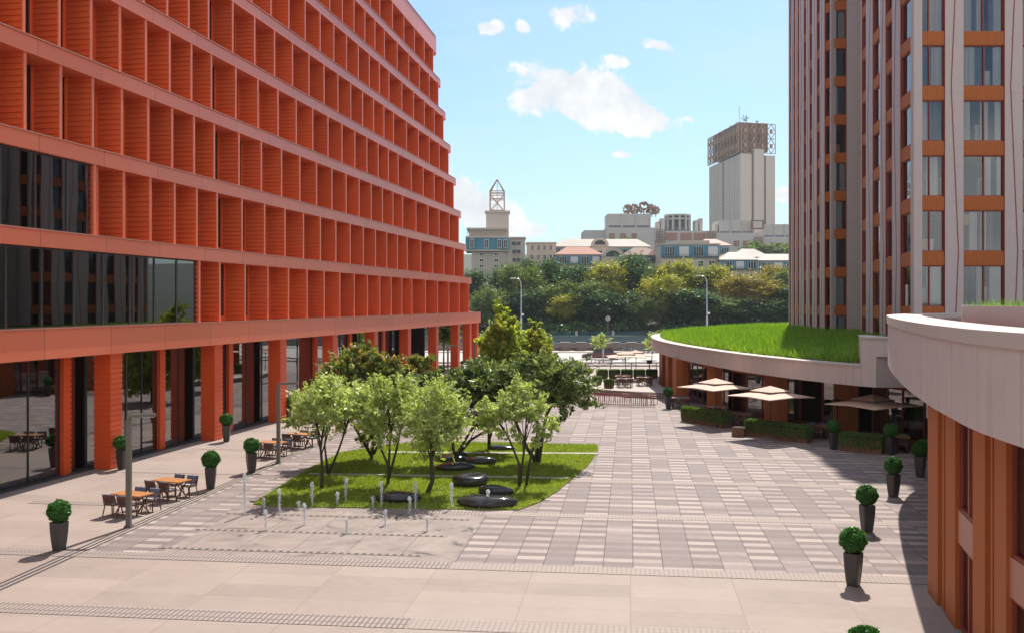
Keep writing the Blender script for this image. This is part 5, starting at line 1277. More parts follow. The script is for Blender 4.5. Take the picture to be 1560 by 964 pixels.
for k, (x, yt, yb, lab) in enumerate(jets):
    px = 360+x/3.9; pb_y = 620+yb/3.9; p = G(px, pb_y); h = (yb-yt)/3.9*p.y/F*1.0; q = round(h*4)/4 or .25
    if (q, k % 2) not in jm: jm[q, k % 2] = jet_mesh(q, k+3)
    o = link('fountain_jet', jm[q, k % 2]); o.location = (p.x, p.y, .015); o.scale = (1.25,1.25,h/q); o.rotation_euler = (0,0,k*1.3); tag(o, lab, 'fountain jet', 'water jets of the plaza fountain')
for k, (px, py) in enumerate([(452,795),(492,815),(520,800),(560,820),(430,820),(590,795),(640,800),(680,805),(608,825),(560,795)]):
    pass

# ================================================ TOPIARY PLANTERS
def planter_proto():
    t_ = thing('topiary_planter', 'tmp', 'planter', (0,0,0), 0, 'boxwood balls in tall dark pots')
    mb = MB(); z0, z1, a0, a1 = 0, .93, .15, .225
    def ring(z, a_): 
        c_ = a_*.82; return [(-c_,-a_,z),(c_,-a_,z),(a_,-c_,z),(a_,c_,z),(c_,a_,z),(-c_,a_,z),(-a_,c_,z),(-a_,-c_,z)]
    lv = [(0,.15),(.3,.185),(.6,.21),(.93,.225),(.93,.20),(.86,.195)]
    for (z, a_) in lv: mb.v += ring(z, a_)
    for j in range(len(lv)-1):
        for i in range(8): mb.f.append((j*8+i, j*8+(i+1)%8, (j+1)*8+(i+1)%8, (j+1)*8+i)); mb.mi.append(0)
    mb.f.append(tuple(range(8))[::-1]); mb.mi.append(0); mb.build('pot', M['pot'], t_)
    mb = MB(); mb.bx(-.19,.19,-.19,.19,.84,.875); mb.build('soil', M['soil'], t_)
    mb = MB(); mb.tube([(0,0,.85),(.01,0,1.0),(0,.01,1.15)], .03, 7); mb.build('stem', M['bark'], t_)
    c = (0,0,1.27); g = np.random.default_rng(3); n = 5200; d = g.normal(size=(n,3)); d /= np.linalg.norm(d,axis=1)[:,None]
    lump = 1+.07*np.sin(d[:,0]*7+1)*np.sin(d[:,1]*6)+.05*np.sin(d[:,2]*8+d[:,0]*5)
    r = .365*lump*(.84+.18*g.random(n)); r[:260] *= 1.10; C_ = np.array(c)+d*r[:,None]*np.array([1,1,.94]); nm = d+.75*g.normal(size=(n,3)); nm /= np.linalg.norm(nm,axis=1)[:,None]
    a_ = np.cross(nm, g.normal(size=(n,3))); a_ /= np.linalg.norm(a_,axis=1)[:,None]; b_ = np.cross(nm,a_); s_ = (.032*(.7+.6*g.random(n)))[:,None]
    V = np.stack([C_-a_*s_, C_-b_*s_*.6, C_+a_*s_, C_+b_*s_*.6],1).reshape(-1,3)
    cr = link('boxwood_ball', npmesh('boxwood_ball', V, 4, M['leaf_box']), t_)
    mb = MB(); mb.ell(c, (.31,.31,.29), 18, 12); link('inner_foliage', mb.mesh('inner_foliage', M['leaf_box'], True), cr); KIDS.setdefault(cr.name, []).append(bpy.data.objects[-1] if False else cr.children[0])
    return t_
pp = planter_proto()
PL = [(90,838,1.0,'leftmost and nearest boxwood planter on the left walkway beside the drain line'),(321,744,1.0,'boxwood planter right of the second cafe table on the left walkway'),(383,719,1.0,'boxwood planter beside the third cafe table set'),
 (186,714,1.0,'boxwood planter standing close against the nearest ribbed red column'),(345,672,1.0,'boxwood planter against the second ribbed red column'),(441,640,.98,'boxwood planter by the third red column, behind the feathery tree'),
 (633,596,.95,'boxwood planter close by a thin lamp post at the far arcade'),(648,601,.95,'boxwood planter standing alone on the far left walkway above the trees'),(673,580,.95,'boxwood planter between the far red columns at the open arcade'),
 (706,569,.95,'small far boxwood planter by the second last red column'),(722,566,.95,'farthest boxwood planter next to the corner column'),
 (1300,891,1.0,'boxwood planter in full sun, large, second from the bottom on the right side'),(1321,809,1.0,'boxwood planter on the right with its shadow at the sunlit paving, third from the bottom'),(1361,756,1.0,'boxwood planter at the edge of the tower shadow by the near pavilion'),
 (1319,1080,1.0,'boxwood planter cut off by the bottom picture edge'),(1270,684,1.0,'shaded boxwood planter between two hedge troughs left of the grey umbrella'),(1357,692,1.0,'shaded boxwood planter under the right part of the grey umbrella'),
 (1402,726,1.0,'shaded boxwood planter half hidden by the first rust column'),(1018,622,1.0,'boxwood planter at the end of the red railing near the pavilion'),(1402,690,.9,'dark boxwood planter deep in shade beside the near pavilion wall')]
for k, (px, py, sc_, lab) in enumerate(PL[:-1]):
    p = G(px, py); o = pp if k == 0 else dup(pp); o.location = (p.x, p.y, .006); o.rotation_euler = (0,0,(-.25 if px < 700 else .1)+.4*(k % 3)); o.scale = (sc_,)*3; o['label'] = lab
    for c_ in o.children:
        if c_.name.startswith('boxwood_ball'): c_.rotation_euler = (0, 0, random.uniform(0,6.28)); q_ = random.uniform(.94,1.06); c_.scale = (q_, q_*random.uniform(.95,1.04), random.uniform(.96,1.03)); c_.location = (0, 0, 1.27*(1-c_.scale[2]))

# ================================================ STREET LAMPS ON THE PLAZA
def plaza_lamp(p, lab):
    t_ = thing('plaza_lamp', lab, 'street lamp', (p[0],p[1],.0), 0, 'bent square lamp posts on the left walkway')
    mb = MB(); mb.box((0,0,1.95),(.17,.17,3.78)); mb.box((0,0,.035),(.26,.26,.07)); mb.build('pole', M['lamp_metal'], t_)
    mb = MB(); pts = [(0,0,3.82),(.03,0,3.93),(.12,0,3.99),(.95,.0,4.02)]
    for a_, b_ in zip(pts[:-1], pts[1:]): mb.bar(a_, b_, .17, .11)
    arm = mb.build('arm', M['lamp_metal'], t_); g = MB(); g.bx(.42,.9,-.06,.06,3.935,3.95); KIDS.setdefault(arm.name, []).append(link('lamp_panel', g.mesh('lamp_panel', M['white']), arm)); return t_
L1 = plaza_lamp((-13.72,35.25), 'nearest bent lamp post standing beside the first cafe table')
for (x, y, lab) in ((-11.72,49.4,'second bent lamp post beside the third cafe table set'),(-7.5,73.2,'thin far lamp post in front of the seventh red column, behind the trees'),(-6.1,93.7,'distant bent lamp post between far arcade columns'),(-4.0,105.5,'farthest bent lamp post near the corner column')):
    dup(L1, (x,y,0), 0, lab)
# tall road lamps
def road_lamp(px, Yt, yt, lab, arm=-1):
    H = pz(yt,Yt); t_ = thing('road_lamp', lab, 'street lamp', (X_(px,Yt),Yt,.1), 0, 'tall road lamps by the river')
    mb = MB(); mb.tube([(0,0,0),(0,0,H*.45),(0,0,H*.46),(0,0,H*.86)], [.17,.15,.10,.08], 8); mb.tube([(0,0,H*.86),(.05*arm,0,H*.94),(.35*arm,0,H*.99),(1.0*arm,0,H)], [.08,.07,.06,.05], 6); mb.build('pole', M['chrome'], t_, smooth=True)
    mb = MB(); mb.box((1.35*arm,0,H+.02),(.9,.28,.16)); mb.box((.25*abs(arm),-.2,H*.5),(.4,.3,.35)); mb.build('lamp_head', M['white'], t_)
road_lamp(1077, 165, 421, 'tall white road lamp rising above the grass roof'); road_lamp(794, 165, 425, 'tall road lamp rising right of the cone shaped maple')

# ================================================ CAFE TABLES AND CHAIRS
def chair_proto():
    t_ = thing('cafe_chair', 'tmp', 'chair', (0,0,0), 0, 'cafe chairs on the left walkway')
    for sx_ in (-1,1):
        for (y0, y1) in ((-.20,-.27),(.17,.25)):
            mb = MB(); mb.bar((sx_*.20,y0,.44),(sx_*.25,y1,0),.035); mb.build('leg', M['wood_brown'], t_)
    mb = MB(); mb.bx(-.24,.24,-.24,.22,.41,.45); mb.build('seat', M['wood_brown'], t_)
    mb = MB(); mb.bx(-.22,.22,-.23,.19,.452,.52); mb.build('seat_cushion', M['seat_cushion'], t_)
    mb = MB()
    for k in range(9):
        f0, f1 = -1+2*k/9, -1+2*(k+1)/9; y0_, y1_ = .26-.10*abs(f0)**2, .26-.10*abs(f1)**2
        for z in range(7): za = .52+z*.045; mb.bar((f0*.27,y0_+.02+z*.006,za),(f1*.27,y1_+.02+z*.006,za),.025,.036)
    for f_ in (-1,-.33,.33,1): y_ = .26-.10*f_*f_; mb.bar((f_*.27,y_-.03,.42),(f_*.27,y_+.075,.83),.03)
    for f_ in (-1,1): mb.bar((f_*.27,.17,.66),(f_*.27,-.16,.62),.04,.03); mb.bar((f_*.27,-.15,.62),(f_*.25,-.2,.42),.03)
    mb.build('backrest', M['wood_brown'], t_)
    mb = MB()
    for k in range(5): f0 = -.22+.088*k; mb.box((f0+.044,.205,.68),(.086,.07,.3)); 
    mb.build('back_cushion', M['cushion'], t_); return t_
ch = chair_proto(); first_ch = [True]
def table_proto(w_=1.45, d_=.8):
    t_ = thing('cafe_table', 'tmp', 'table', (0,0,0), 0, 'wooden cafe tables on the left walkway')
    mb = MB()
    for k in range(6): mb.bx(-w_/2,w_/2,-d_/2+k*d_/6+.004,-d_/2+(k+1)*d_/6-.004,.725,.76)
    mb.bx(-w_/2+.05,w_/2-.05,-d_/2+.05,d_/2-.05,.70,.724); mb.build('tabletop', M['wood_table'], t_)
    for sx_ in (-1,1):
        for sy_ in (-1,1): mb = MB(); mb.bar((sx_*w_*.36,-sy_*.30,.70),(sx_*w_*.36,sy_*.33,0),.045,.03); mb.build('leg', M['wood_brown'], t_)
    mb = MB(); mb.bar((-w_*.36,0,.36),(w_*.36,0,.36),.035); mb.build('stretcher', M['wood_brown'], t_); return t_
tb = table_proto(); first_tb = [True]
def place_chair(x, y, rz, lab, grp=None, z=.006, sc=None):
    o = ch if first_ch[0] else dup(ch); first_ch[0] = False; o.location = (x,y,z); o.rotation_euler = (0,0,rz); o['label'] = lab
    if grp: o['group'] = grp
    return o
def table_set(cx, cy, rz, tl, names, grp=None, offs=((-.36,-.62,0),(.36,-.62,0),(-.36,.62,1),(.36,.62,1)), z=.006, tgrp=None):
    o = tb if first_tb[0] else dup(tb); first_tb[0] = False; o.location = (cx,cy,z); o.rotation_euler = (0,0,rz); o['label'] = tl
    if tgrp: o['group'] = tgrp
    for (dx, dy, fl), nm in zip(offs, names):
        X = cx+dx*math.cos(rz)-dy*math.sin(rz); Y_ = cy+dx*math.sin(rz)+dy*math.cos(rz)
        place_chair(X, Y_, rz+(0 if fl else math.pi)+random.uniform(-.12,.12), nm, grp, z)
pos4 = ['near left','near right','far left','far right']
table_set(-14.5,37.6,-.42,'wooden table nearest the camera on the left walkway, beside the first lamp post',[f'brown backed chair at the {p} corner of the table by the first lamp post' for p in pos4])
table_set(-14.0,40.5,-.42,'wooden table second from the camera on the left walkway, left of a boxwood pot',[f'brown backed chair at the {p} corner of the second walkway table' for p in pos4])
table_set(-12.55,51.6,-.42,'wooden table third from the camera, beside the second lamp post',[f'dark chair at the {p} corner of the table by the second lamp post' for p in pos4])
table_set(-11.8,54.9,-.42,'wooden table farthest along the walkway, half hidden by the feathery tree',[f'dark chair at the {p} corner of the farthest walkway table' for p in pos4])
# cafe seating under the umbrellas and on the far terrace
CG = 'chairs of the pavilion cafe'; TGp = 'tables of the pavilion cafe'
table_set(15.0,64.6,-.5,'wooden table under the middle tan umbrella',[f'chair at the {p} corner of the table under the middle tan umbrella' for p in pos4],CG,tgrp=TGp)
table_set(14.3,68.9,-.5,'wooden table under the left tan umbrella',[f'chair at the {p} corner of the table under the left tan umbrella' for p in pos4],CG,tgrp=TGp)
table_set(18.0,58.6,-.5,'table behind the long hedge trough row',[f'chair at the {p} corner of the table behind the long hedge row' for p in pos4],CG,tgrp=TGp)
table_set(20.9,53.6,-.4,'table in deep shade under the grey umbrella',[f'chair in shade at the {p} corner of the table under the grey umbrella' for p in pos4],CG,tgrp=TGp)
table_set(12.9,75.6,-.3,'table by the pavilion column near the boxwood pot',[f'chair at the {p} corner of the table near the first pavilion column' for p in pos4],CG,tgrp=TGp)
# raised terrace with hedges
mb = MB(); tp = smooth_poly([(13.5,83.0),(11,84.0),(8,86.2),(6,90.5),(6.2,97)], 4); mb.prism(tp+[(9,104),(14,104)], 0, .42)
tag(mb.build('terrace_floor', M['granite']), kind='structure')
mb = MB(); mb.prism([(a_*1.0+.1, b_+.12) for a_, b_ in tp]+[(9.1,103.9),(13.9,103.9)], .421, .47); tag(mb.build('terrace_paving', M['path_stone']), kind='structure')
mb = MB()
for k in range(3): mb.prism([(9.5-k*.0,84.6-.4*(k+1)),(13.2,82.8-.4*(k+1)),(13.2,82.9),(9.5,84.8)], 0 if k == 0 else 0, .42-.14*(k+1))
tag(mb.build('terrace_steps', M['granite']), kind='structure')
for i, (x, y) in enumerate([(10.2,89.0),(10.4,92.3),(12.2,90.6)]):
    table_set(x, y, 0, ['front table on the raised far terrace','rear table on the raised far terrace','right table on the raised far terrace'][i], [f'chair at the {p} corner of the {["front","rear","right"][i]} table on the raised terrace' for p in pos4], 'chairs on the raised terrace', z=.47, tgrp='tables on the raised terrace')
# hedge troughs
def hedge_trough(L=1.35, D=.5, H=.98, ivy=True):
    t_ = thing('hedge_trough', 'tmp', 'planter box', (0,0,0), 0, 'ivy troughs around the cafe')
    mb = MB(); z = 0
    for k in range(5): mb.bx(-L/2,L/2,-D/2,D/2,k*.14+.02,(k+1)*.14+.012)
    mb.bx(-L/2+.02,L/2-.02,-D/2+.02,D/2-.02,0,.74); mb.build('trough', M['hedge_wood'], t_)
    g = np.random.default_rng(5); n = 4200; side = g.integers(0,4,n); u = g.uniform(-1,1,n); z = .08+.88*g.random(n)**.75; X = np.where(side < 2, u*L/2, np.where(side == 2, -L/2, L/2)); Y_ = np.where(side == 0, -D/2, np.where(side == 1, D/2, u*D/2))
    lim = .18+.30*np.abs(np.sin(X*9+Y_*13+side))+.12*np.sin(X*23); z = np.maximum(z, lim*(.6+.6*g.random(n)))
    X = X*(1+.10*g.random(n)); Y_ = Y_*(1+.22*g.random(n)); nt_ = 1500; X[:nt_] = g.uniform(-L/2,L/2,nt_); Y_[:nt_] = g.uniform(-D/2,D/2,nt_)*1.1; z[:nt_] = .86+.16*g.random(nt_)
    C_ = np.stack([X,Y_,z],1); nm = g.normal(size=(n,3)); nm[:,1] += np.where(side == 0,-1.2,np.where(side == 1,1.2,0)); nm[:nt_,2] += 1.5; nm /= np.linalg.norm(nm,axis=1)[:,None]
    a_ = np.cross(nm,g.normal(size=(n,3))); a_[:,2] *= 2.2; a_ /= np.linalg.norm(a_,axis=1)[:,None]; b_ = np.cross(nm,a_); s_ = (.042*(.6+.8*g.random(n)))[:,None]
    link('ivy', npmesh('ivy', np.stack([C_-a_*s_,C_-b_*s_*.6,C_+a_*s_,C_+b_*s_*.6],1).reshape(-1,3),4,M['leaf_ivy']), t_)
    mb = MB(); mb.bx(-L/2+.04,L/2-.04,-D/2+.04,D/2-.04,.74,.86); mb.build('soil', M['soil'], t_)
    for o_ in t_.children: 
        if o_ not in KIDS.get(t_.name, []): KIDS.setdefault(t_.name, []).append(o_)
    return t_
ht = hedge_trough(); first = True
def trough_row(x0, y0, x1, y1, n, labs, z=.004, sc=1.0):
    global first
    rz = math.atan2(y1-y0, x1-x0)
    for k in range(n):
        f_ = (k+.5)/n; o = ht if first else dup(ht); first = False; o.location = (x0+(x1-x0)*f_, y0+(y1-y0)*f_, z); o.rotation_euler = (0,0,rz); L = math.hypot(x1-x0,y1-y0)/n
        o.scale = (L/(1.40 if n < 5 else 1.62), 1, sc); o['label'] = labs[k]
trough_row(11.75,67.2,13.45,63.9,3,['ivy trough at the left end of the trough row under the left tan umbrella','middle ivy trough in front of the left tan umbrella','third ivy trough of the row in front of the left tan umbrella'])
trough_row(13.35,63.3,14.05,63.6,1,['sunlit ivy trough turning the corner between the two tan umbrellas'])
trough_row(14.35,59.9,17.05,56.4,4,['ivy trough right behind the hexagonal crate, darkest of the long row','second ivy trough of the long row below the middle umbrella','third ivy trough of the long row, bare wood showing in its middle','sunlit ivy trough at the right end of the long row'])
trough_row(17.95,53.8,19.75,52.4,2,['shaded ivy trough on the left below the grey umbrella','shaded ivy trough on the right below the grey umbrella'])
trough_row(20.9,50.6,21.8,50.2,1,['dark ivy trough beside the near pavilion column'])
trough_row(8.3,87.9,9.0,87.6,1,['small clipped hedge trough at the front corner of the raised terrace'],.47,.8)
trough_row(7.6,90.2,8.1,91.8,1,['hedge trough on the left side of the raised terrace'],.47,.8)
trough_row(8.4,98.5,14.6,98.5,5,['leftmost hedge trough at the rear of the raised terrace','second hedge trough from left at the rear of the terrace','middle hedge trough at the rear of the terrace','fourth hedge trough from left at the rear of the terrace','rear terrace hedge trough next to the first pavilion column'],.47,.95)
# hexagonal wooden crate
t_ = thing('wooden_crate', 'hexagonal wooden planter box standing between the trough rows', 'crate', (G(1126,664).x, G(1126,664).y, 0))
mb = MB()
for k in range(4): mb.tube([(0,0,.02+k*.13),(0,0,.14+k*.13)], [.46-.012*k,.46-.012*k], 6)
mb.build('boards', M['hedge_wood'], t_); mb = MB(); mb.tube([(0,0,.54),(0,0,.56)], [.38,.38], 6); mb.build('soil', M['soil'], t_)

# ================================================ UMBRELLAS
def umbrella(x, y, rz, lab, canvas, S=1.88, zr=2.33, zp=2.92, bx_=0, by_=0, z=0.0):
    t_ = thing('parasol', lab, 'parasol', (x,y,z), rz, 'square cafe parasols')
    mb = MB(); mb.tube([(0,0,0),(0,0,zp-.06)], .035, 8); mb.build('pole', M['dark_metal'], t_)
    mb = MB(); mb.box((0,0,.05),(.7,.7,.1)); mb.build('base', M['granite'], t_)
    mb = MB(); k = .42; zi = zr+(zp-.24-zr)*(1-k)
    c = [(-S,-S,zr),(S,-S,zr),(S,S,zr),(-S,S,zr)]; m_ = [(0,-S,zr+.07),(S,0,zr+.07),(0,S,zr+.07),(-S,0,zr+.07)]; ci = [(a_*k,b_*k,zi) for a_,b_,_ in c]; mi_ = [(a_*k,b_*k,zi+.03) for a_,b_,_ in m_]
    V = c+m_+ci+mi_; F_ = []
    for i in range(4): j = (i+1) % 4; F_ += [(i,4+i,12+i,8+i),(4+i,j,8+j,12+i)]
    mb.add(V, F_); mb.add([(a_,b_,c_-.015) for a_,b_,c_ in V], [f[::-1] for f in F_])
    for i in range(4): j = (i+1) % 4; mb.add([c[i],m_[i],(m_[i][0],m_[i][1],m_[i][2]-.05),(c[i][0],c[i][1],c[i][2]-.05)],[(0,1,2,3)]); mb.add([m_[i],c[j],(c[j][0],c[j][1],c[j][2]-.05),(m_[i][0],m_[i][1],m_[i][2]-.05)],[(0,1,2,3)])
    cn = mb.build('canopy', M[canvas], t_)
    mb = MB(); k2 = .46; zt2 = zi+.10; cc = [(-S*k2,-S*k2,zt2),(S*k2,-S*k2,zt2),(S*k2,S*k2,zt2),(-S*k2,S*k2,zt2),(0,0,zp)]
    mb.add(cc, [(0,1,4),(1,2,4),(2,3,4),(3,0,4)]); mb.add([(a_,b_,c_-.012) for a_,b_,c_ in cc], [(1,0,4),(2,1,4),(3,2,4),(0,3,4)]); v_ = mb.mesh('vent_cap', M[canvas]); KIDS.setdefault(cn.name, []).append(link('vent_cap', v_, cn))
    mb = MB()
    for i in range(4): 
        a_, b_ = cc[i][:2], cc[(i+1)%4][:2]
        for q in range(10): x_ = a_[0]+(b_[0]-a_[0])*(q+.5)/10; y_ = a_[1]+(b_[1]-a_[1])*(q+.5)/10; mb.box((x_,y_,zt2-.055-.012*(q%2)),(S*k2*.2 if a_[1] == b_[1] else .01,.01 if a_[1] == b_[1] else S*k2*.2,.1))
    KIDS[cn.name].append(link('valance', mb.mesh('valance', M['umbrella_dark']), cn))
    mb = MB()
    for a_, b_, z_ in c+m_: mb.bar((a_*.98,b_*.98,z_-.04),(0,0,zp-.25),.025); mb.bar((a_*.5,b_*.5,(z_+zp-.25)/2-.03),(0,0,zr-.35),.02)
    mb.build('ribs', M['dark_metal'], t_); return t_
umbrella(13.45,65,.52,'tan square parasol on the left, beside the first pavilion columns','umbrella',1.8,2.45,3.08); umbrella(15.35,58.5,.52,'tan square parasol in the middle, its tip reaching into the shade','umbrella',1.8,2.5,3.12)
umbrella(20.2,55.2,.5,'greyish shaded parasol on the right next to the near pavilion','umbrella',1.8)
umbrella(11.2,97.0,0,'tan parasol seen from above on the raised far terrace','umbrella',1.85,2.3,2.85,z=.47)
umbrella(13.6,108,0,'farthest tan parasol beyond the raised terrace','umbrella',1.7)
t_ = thing('patio_heater', 'dark standing patio heater by the pavilion glass', 'heater', (19.7,59.6,0)); mb = MB(); mb.tube([(0,0,0),(0,0,2.0)], .04, 8); mb.cyl((0,0), .22, 0, .3, 12); mb.build('post', M['dark_metal'], t_); mb = MB(); mb.cyl((0,0), .12, 1.9, 2.15, 10); mb.cyl((0,0), .42, 2.15, 2.22, 14, 0, .1); mb.build('hood', M['dark_metal'], t_)
t_ = thing('patio_heater', 'dark patio heater on the raised far terrace', 'heater', (13.05,93.5,.47)); mb = MB(); mb.tube([(0,0,0),(0,0,1.9)], .05, 8); mb.cyl((0,0), .22, 0, .3, 12); mb.build('post', M['dark_metal'], t_); mb = MB(); mb.box((0,0,2.0),(.5,.3,.35)); mb.build('hood', M['dark_metal'], t_)

# ================================================ RED RAILING AT THE STAIR
RR = thing('railing', 'low curved red metal railing around the terrace stair', 'railing', (8, 78, 0))
pts = smooth_poly([(6.0,84.5),(5.3,81.5),(5.9,78.8),(7.6,77.2),(9.6,76.6),(11.2,76.6)], 6)
mb = MB()
for z in (.95,.78,.12):
    for a_, b_ in zip(pts[:-1], pts[1:]): mb.bar((a_[0],a_[1],z),(b_[0],b_[1],z),.06,.045)
mb.build('rails', M['rail_red'], RR, True)
bs = []
for a_, b_ in zip(pts[:-1], pts[1:]):
    L = math.hypot(b_[0]-a_[0], b_[1]-a_[1]); n = max(1, round(L/.2))
    for k in range(n): bs.append((a_[0]+(b_[0]-a_[0])*k/n, a_[1]+(b_[1]-a_[1])*k/n))
bal = MB(); bal.box((0,0,.5),(.045,.045,.96)); bal_me = bal.mesh('baluster', M['rail_red'])
for (x, y) in bs[:98]: o = link('baluster', bal_me, RR); o.location = (x-8, y-78, 0)
R2 = thing('railing', 'inner red railing slanting down beside the stair behind the curved one', 'railing', (8, 80.5, 0)); mb = MB()
for z in (.95,.6): mb.bar((5.6,82.5,z),(11.6,78.6,z*.8),.05)
for k in range(16): f_ = k/15; mb.bar((5.6+6*f_,82.5-3.9*f_,0),(5.6+6*f_,82.5-3.9*f_,.95-.19*f_),.04)
mb.build('rails', M['rail_red'], R2, True)

# ================================================ CARS, BICYCLES, BITS BY THE ROAD
def car(x, y, z, L, body, lab, rz=0.0, H=1.42, van=False):
    t_ = thing('parked_car', lab, 'car', (x,y,z), rz); W2 = .91
    low = [(-.5,.26),(-.495,.55),(-.44,.74),(-.30,.88),(-.20,.94),(.34,.98),(.46,.92),(.5,.76),(.5,.26)]
    def loft(mb, prof, ws, m=0):
        n = len(prof); 
        for s_, w_ in ((-1,ws),(1,ws)): pass
        V = [(a_*L, -ws[i], b_) for i, (a_, b_) in enumerate(prof)]+[(a_*L, ws[i], b_) for i, (a_, b_) in enumerate(prof)]
        mb.add(V, [tuple(range(n)), tuple(range(n, 2*n))[::-1]]+[(i,(i+1)%n,n+(i+1)%n,n+i) for i in range(n)], m)
    mb = MB(); loft(mb, low, [W2*.86,W2*.92,W2*.95,W2*.96,W2*.97,W2*.97,W2*.95,W2*.9,W2*.86]); mb.box((0,0,.33),(L*.96,1.6,.22))
    mb.build('body', M[body], t_)
    roof = [(-.21,.86),(-.08,H-.07),(.02,H),(.18,H-.02),(.30,H-.14),(.40,.9)] if not van else [(-.3,.86),(-.2,H),(.1,H+.05),(.42,H),(.46,.9)]
    mb = MB(); loft(mb, roof, [W2*.93]+[W2*.74]*(len(roof)-2)+[W2*.93]); cb = mb.build('cabin', M['car_glass'], t_)
    mb = MB(); loft(mb, [(a_*.99, b_+.012) for a_, b_ in roof[1:-1]], [W2*.75]*(len(roof)-2)); 
    for a_ in (.03,): 
        for s_ in (-1,1): mb.bar((a_*L, s_*W2*.93, .9),(a_*L, s_*W2*.76, H-.03),.07,.03)
    link('roof', mb.mesh('roof', M[body]), cb)
    for sx_ in (-.32,.31):
        for sy_ in (-1,1):
            mb = MB(); mb.tube([(sx_*L,sy_*.95,.36),(sx_*L,sy_*.72,.36)], .37, 20); w_ = mb.build('wheel', M['tire'], t_); g = MB(); g.tube([(sx_*L,sy_*.965,.36),(sx_*L,sy_*.9,.36)], .19, 14); link('rim', g.mesh('rim', M['chrome']), w_)
    for sy_ in (-1,1):
        mb = MB(); mb.box((-.492*L,sy_*.66,.64),(.1,.36,.13)); mb.build('headlight', M['white'], t_); mb = MB(); mb.box((.498*L,sy_*.66,.74),(.05,.36,.14)); mb.build('taillight', M['rail_red'], t_)
    mb = MB(); mb.box((-.03*L,-W2*.99,.86),(.2,.14,.12)); mb.box((-.1*L,-W2*.975,.74),(.18,.02,.03)); mb.box((.14*L,-W2*.975,.76),(.18,.02,.03)); mb.build('mirror', M[body], t_)
car(X_(914,141), 141, .004, 5.3, 'car_maroon', 'dark maroon sedan parked sideways on the road beyond the plaza', 0, 1.62)
car(X_(722,306), 308, 5.0, 4.6, 'car_yellow', 'yellow orange taxi on the elevated road above the corner of the red block', 0, 1.5)
# bicycles
def bicycle():
    t_ = thing('bicycle', 'tmp', 'bicycle', (0,0,0), 0, 'bicycles in the rental rack by the river')
    for x in (-.52,.52):
        mb = MB(); n = 16; P_ = [(x+.33*math.cos(2*math.pi*k/n),0,.34+.33*math.sin(2*math.pi*k/n)) for k in range(n+1)]; mb.tube(P_, .025, 5)
        for k in range(6): mb.bar((x,0,.34), P_[int(k*n/6)], .008)
        mb.build('wheel', M['tire'], t_)
    mb = MB()
    for a_, b_ in (((-.52,0,.34),(-.08,0,.34)),((-.08,0,.34),(-.22,0,.85)),((-.22,0,.78),(.36,0,.8)),((-.08,0,.34),(.38,0,.72)),((.36,0,.95),(.52,0,.34)),((-.52,0,.34),(-.22,0,.75))): mb.tube([a_,b_], .022, 6)
    mb.build('frame', M['chrome'], t_); mb = MB(); mb.bar((.33,-.28,.98),(.33,.28,.98),.03); mb.build('handlebar', M['dark_metal'], t_); mb = MB(); mb.box((-.23,0,.9),(.25,.14,.06)); mb.build('saddle', M['dark_metal'], t_); return t_
bk_ = bicycle(); NB = 13
ords = ['first','second','third','fourth','fifth','sixth','seventh','eighth','ninth','tenth','eleventh','twelfth','last']
for k in range(NB):
    p = P(948+k*4.4, 158); o = bk_ if k == 0 else dup(bk_); o.location = (p.x, p.y, .006); o.rotation_euler = (0,0,1.1+.15*math.sin(k*2.3)); o['label'] = f'rental bicycle in the rack by the river, {ords[k]} from the left'
# white bollards, chain fence, benches
bm_ = MB(); bm_.cyl((0,0), .11, 0, .9, 10); bm_.cyl((0,0), .14, 0, .06, 10); bm_.ell((0,0,.9), (.11,.11,.07), 10, 6); bol = bm_.mesh('bollard', M['white'], 30)
for k, (px, yy, s_) in enumerate([(901,131,1),(907,129,.8),(919,131,1.9),(868,131,1),(838,131,1),(952,131,1)]):
    o = link('bollard', bol); o.location = (X_(px,yy), yy, .13); o.scale = (.9,.9,s_); tag(o, ['white bollard in front of the front wheel of the maroon car','short white bollard right beside the wheel bollard','tall white post in front of the maroon car doors','white bollard left of the maroon car','leftmost white bollard along the kerb','white bollard right of the maroon car'][k], 'bollard', 'white bollards along the kerb')
for k, (px, py) in enumerate([(922,554),(940,551)]):
    p = G(px, py); t_ = thing('bench', ['low dark bench left of the parasols beyond the terrace','second low dark bench behind and right of the first'][k], 'bench', (p.x,p.y,.005), 0, 'low dark benches'); mb = MB(); mb.box((0,0,.42),(2.0,.5,.08)); mb.build('seat', M['dark_metal'], t_)
    for s_ in (-1,1): mb = MB(); mb.box((s_*.8,0,.19),(.08,.45,.38)); mb.build('leg', M['dark_metal'], t_)
CF = thing('chain_fence', 'low chain barrier drooping between small posts across the far plaza', 'barrier', (10,123,0)); mb = MB(); pr_ = None
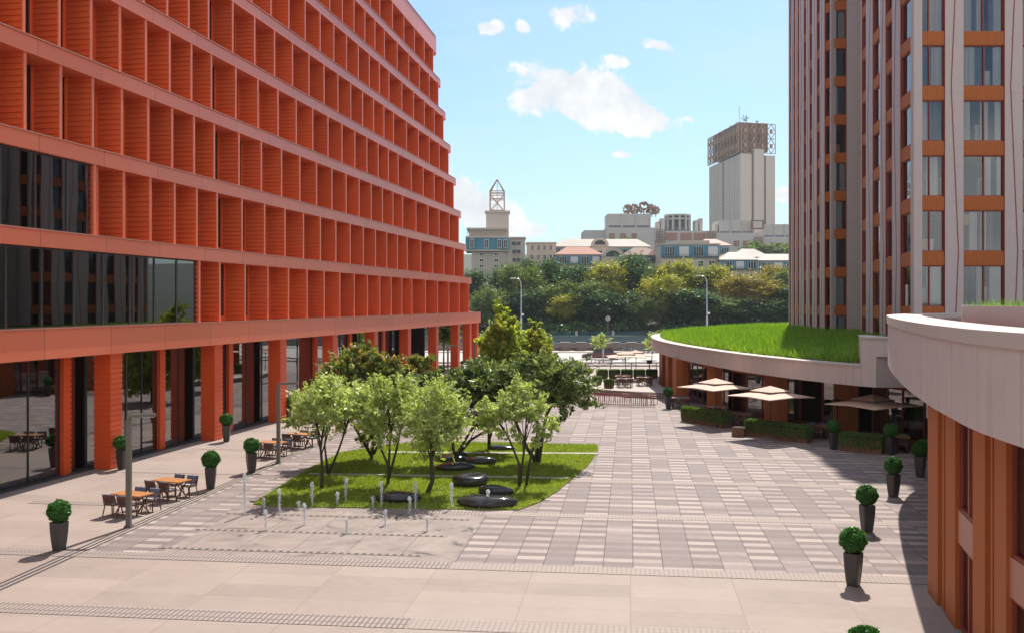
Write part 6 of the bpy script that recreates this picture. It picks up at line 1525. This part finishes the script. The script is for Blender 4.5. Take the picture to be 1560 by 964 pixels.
for k, px in enumerate((845,870,897,930,962,1000)):
    p = P(px, 124+k*-.8)
    if pr_ is not None:
        q = [pr_.lerp(p, i/8) for i in range(9)]
        for i in range(8): mb.bar((q[i].x,q[i].y,.62-.3*math.sin(math.pi*i/8)),(q[i+1].x,q[i+1].y,.62-.3*math.sin(math.pi*(i+1)/8)),.05)
    pr_ = p
mb.build('chain', M['dark_metal'], CF, True)
for k, px in enumerate((845,870,897,930,962,1000)): p = P(px, 124+k*-.8); m2 = MB(); m2.cyl((p.x,p.y), .06, 0, .7, 8); m2.build('post', M['granite'], CF, True)
# round river sign
t_ = thing('river_sign', 'round white board with red ring and dark mark on a pole on the far bank', 'sign', (X_(926,297),297,-1.6)); z_ = pz(485,297)+1.6
mb = MB(); mb.tube([(0,0,0),(0,0,z_)], .08, 6); mb.build('pole', M['chrome'], t_)
mb = MB(); mb.tube([(0,-.1,z_),(0,-.2,z_)], .85, 24); bd = mb.build('board', M['white'], t_)
mb = MB(); n = 24
P_ = [(.8*math.cos(2*math.pi*k/n),-.24,z_+.8*math.sin(2*math.pi*k/n)) for k in range(n+1)]; mb.tube(P_, .09, 5); mb.bar((-.5,-.23,z_+.5),(.5,-.23,z_-.5),.12,.03); link('ring', mb.mesh('ring', M['rail_red']), bd)
mb = MB(); mb.bar((0,-.22,z_-.42),(0,-.22,z_+.45),.14,.03); mb.bar((-.28,-.22,z_+.22),(.28,-.22,z_+.22),.1,.03); mb.bar((-.34,-.22,z_-.12),(0,-.22,z_-.44),.12,.03); mb.bar((.34,-.22,z_-.12),(0,-.22,z_-.44),.12,.03); link('mark', mb.mesh('mark', M['dark_metal']), bd)
# ================================================ HAZE

mb = MB(); mb.bx(-420, 700, -60, 1500, -8.5, 225); hz = mb.mesh('haze', [])
hm = bpy.data.materials.new('haze_air'); hm.use_nodes = True; ht_ = NT(hm.node_tree); ht_.n.clear()
pv = ht_.node('ShaderNodeVolumePrincipled', {'Color': (.86,.93,1.0,1), 'Density': .00008, 'Anisotropy': .3}); ht_.l.new(pv.outputs[0], ht_.node('ShaderNodeOutputMaterial').inputs['Volume'])
hz.materials.append(hm); tag(link('haze', hz), 'thin pale summer haze in the air over the whole place', 'haze', kind='stuff')
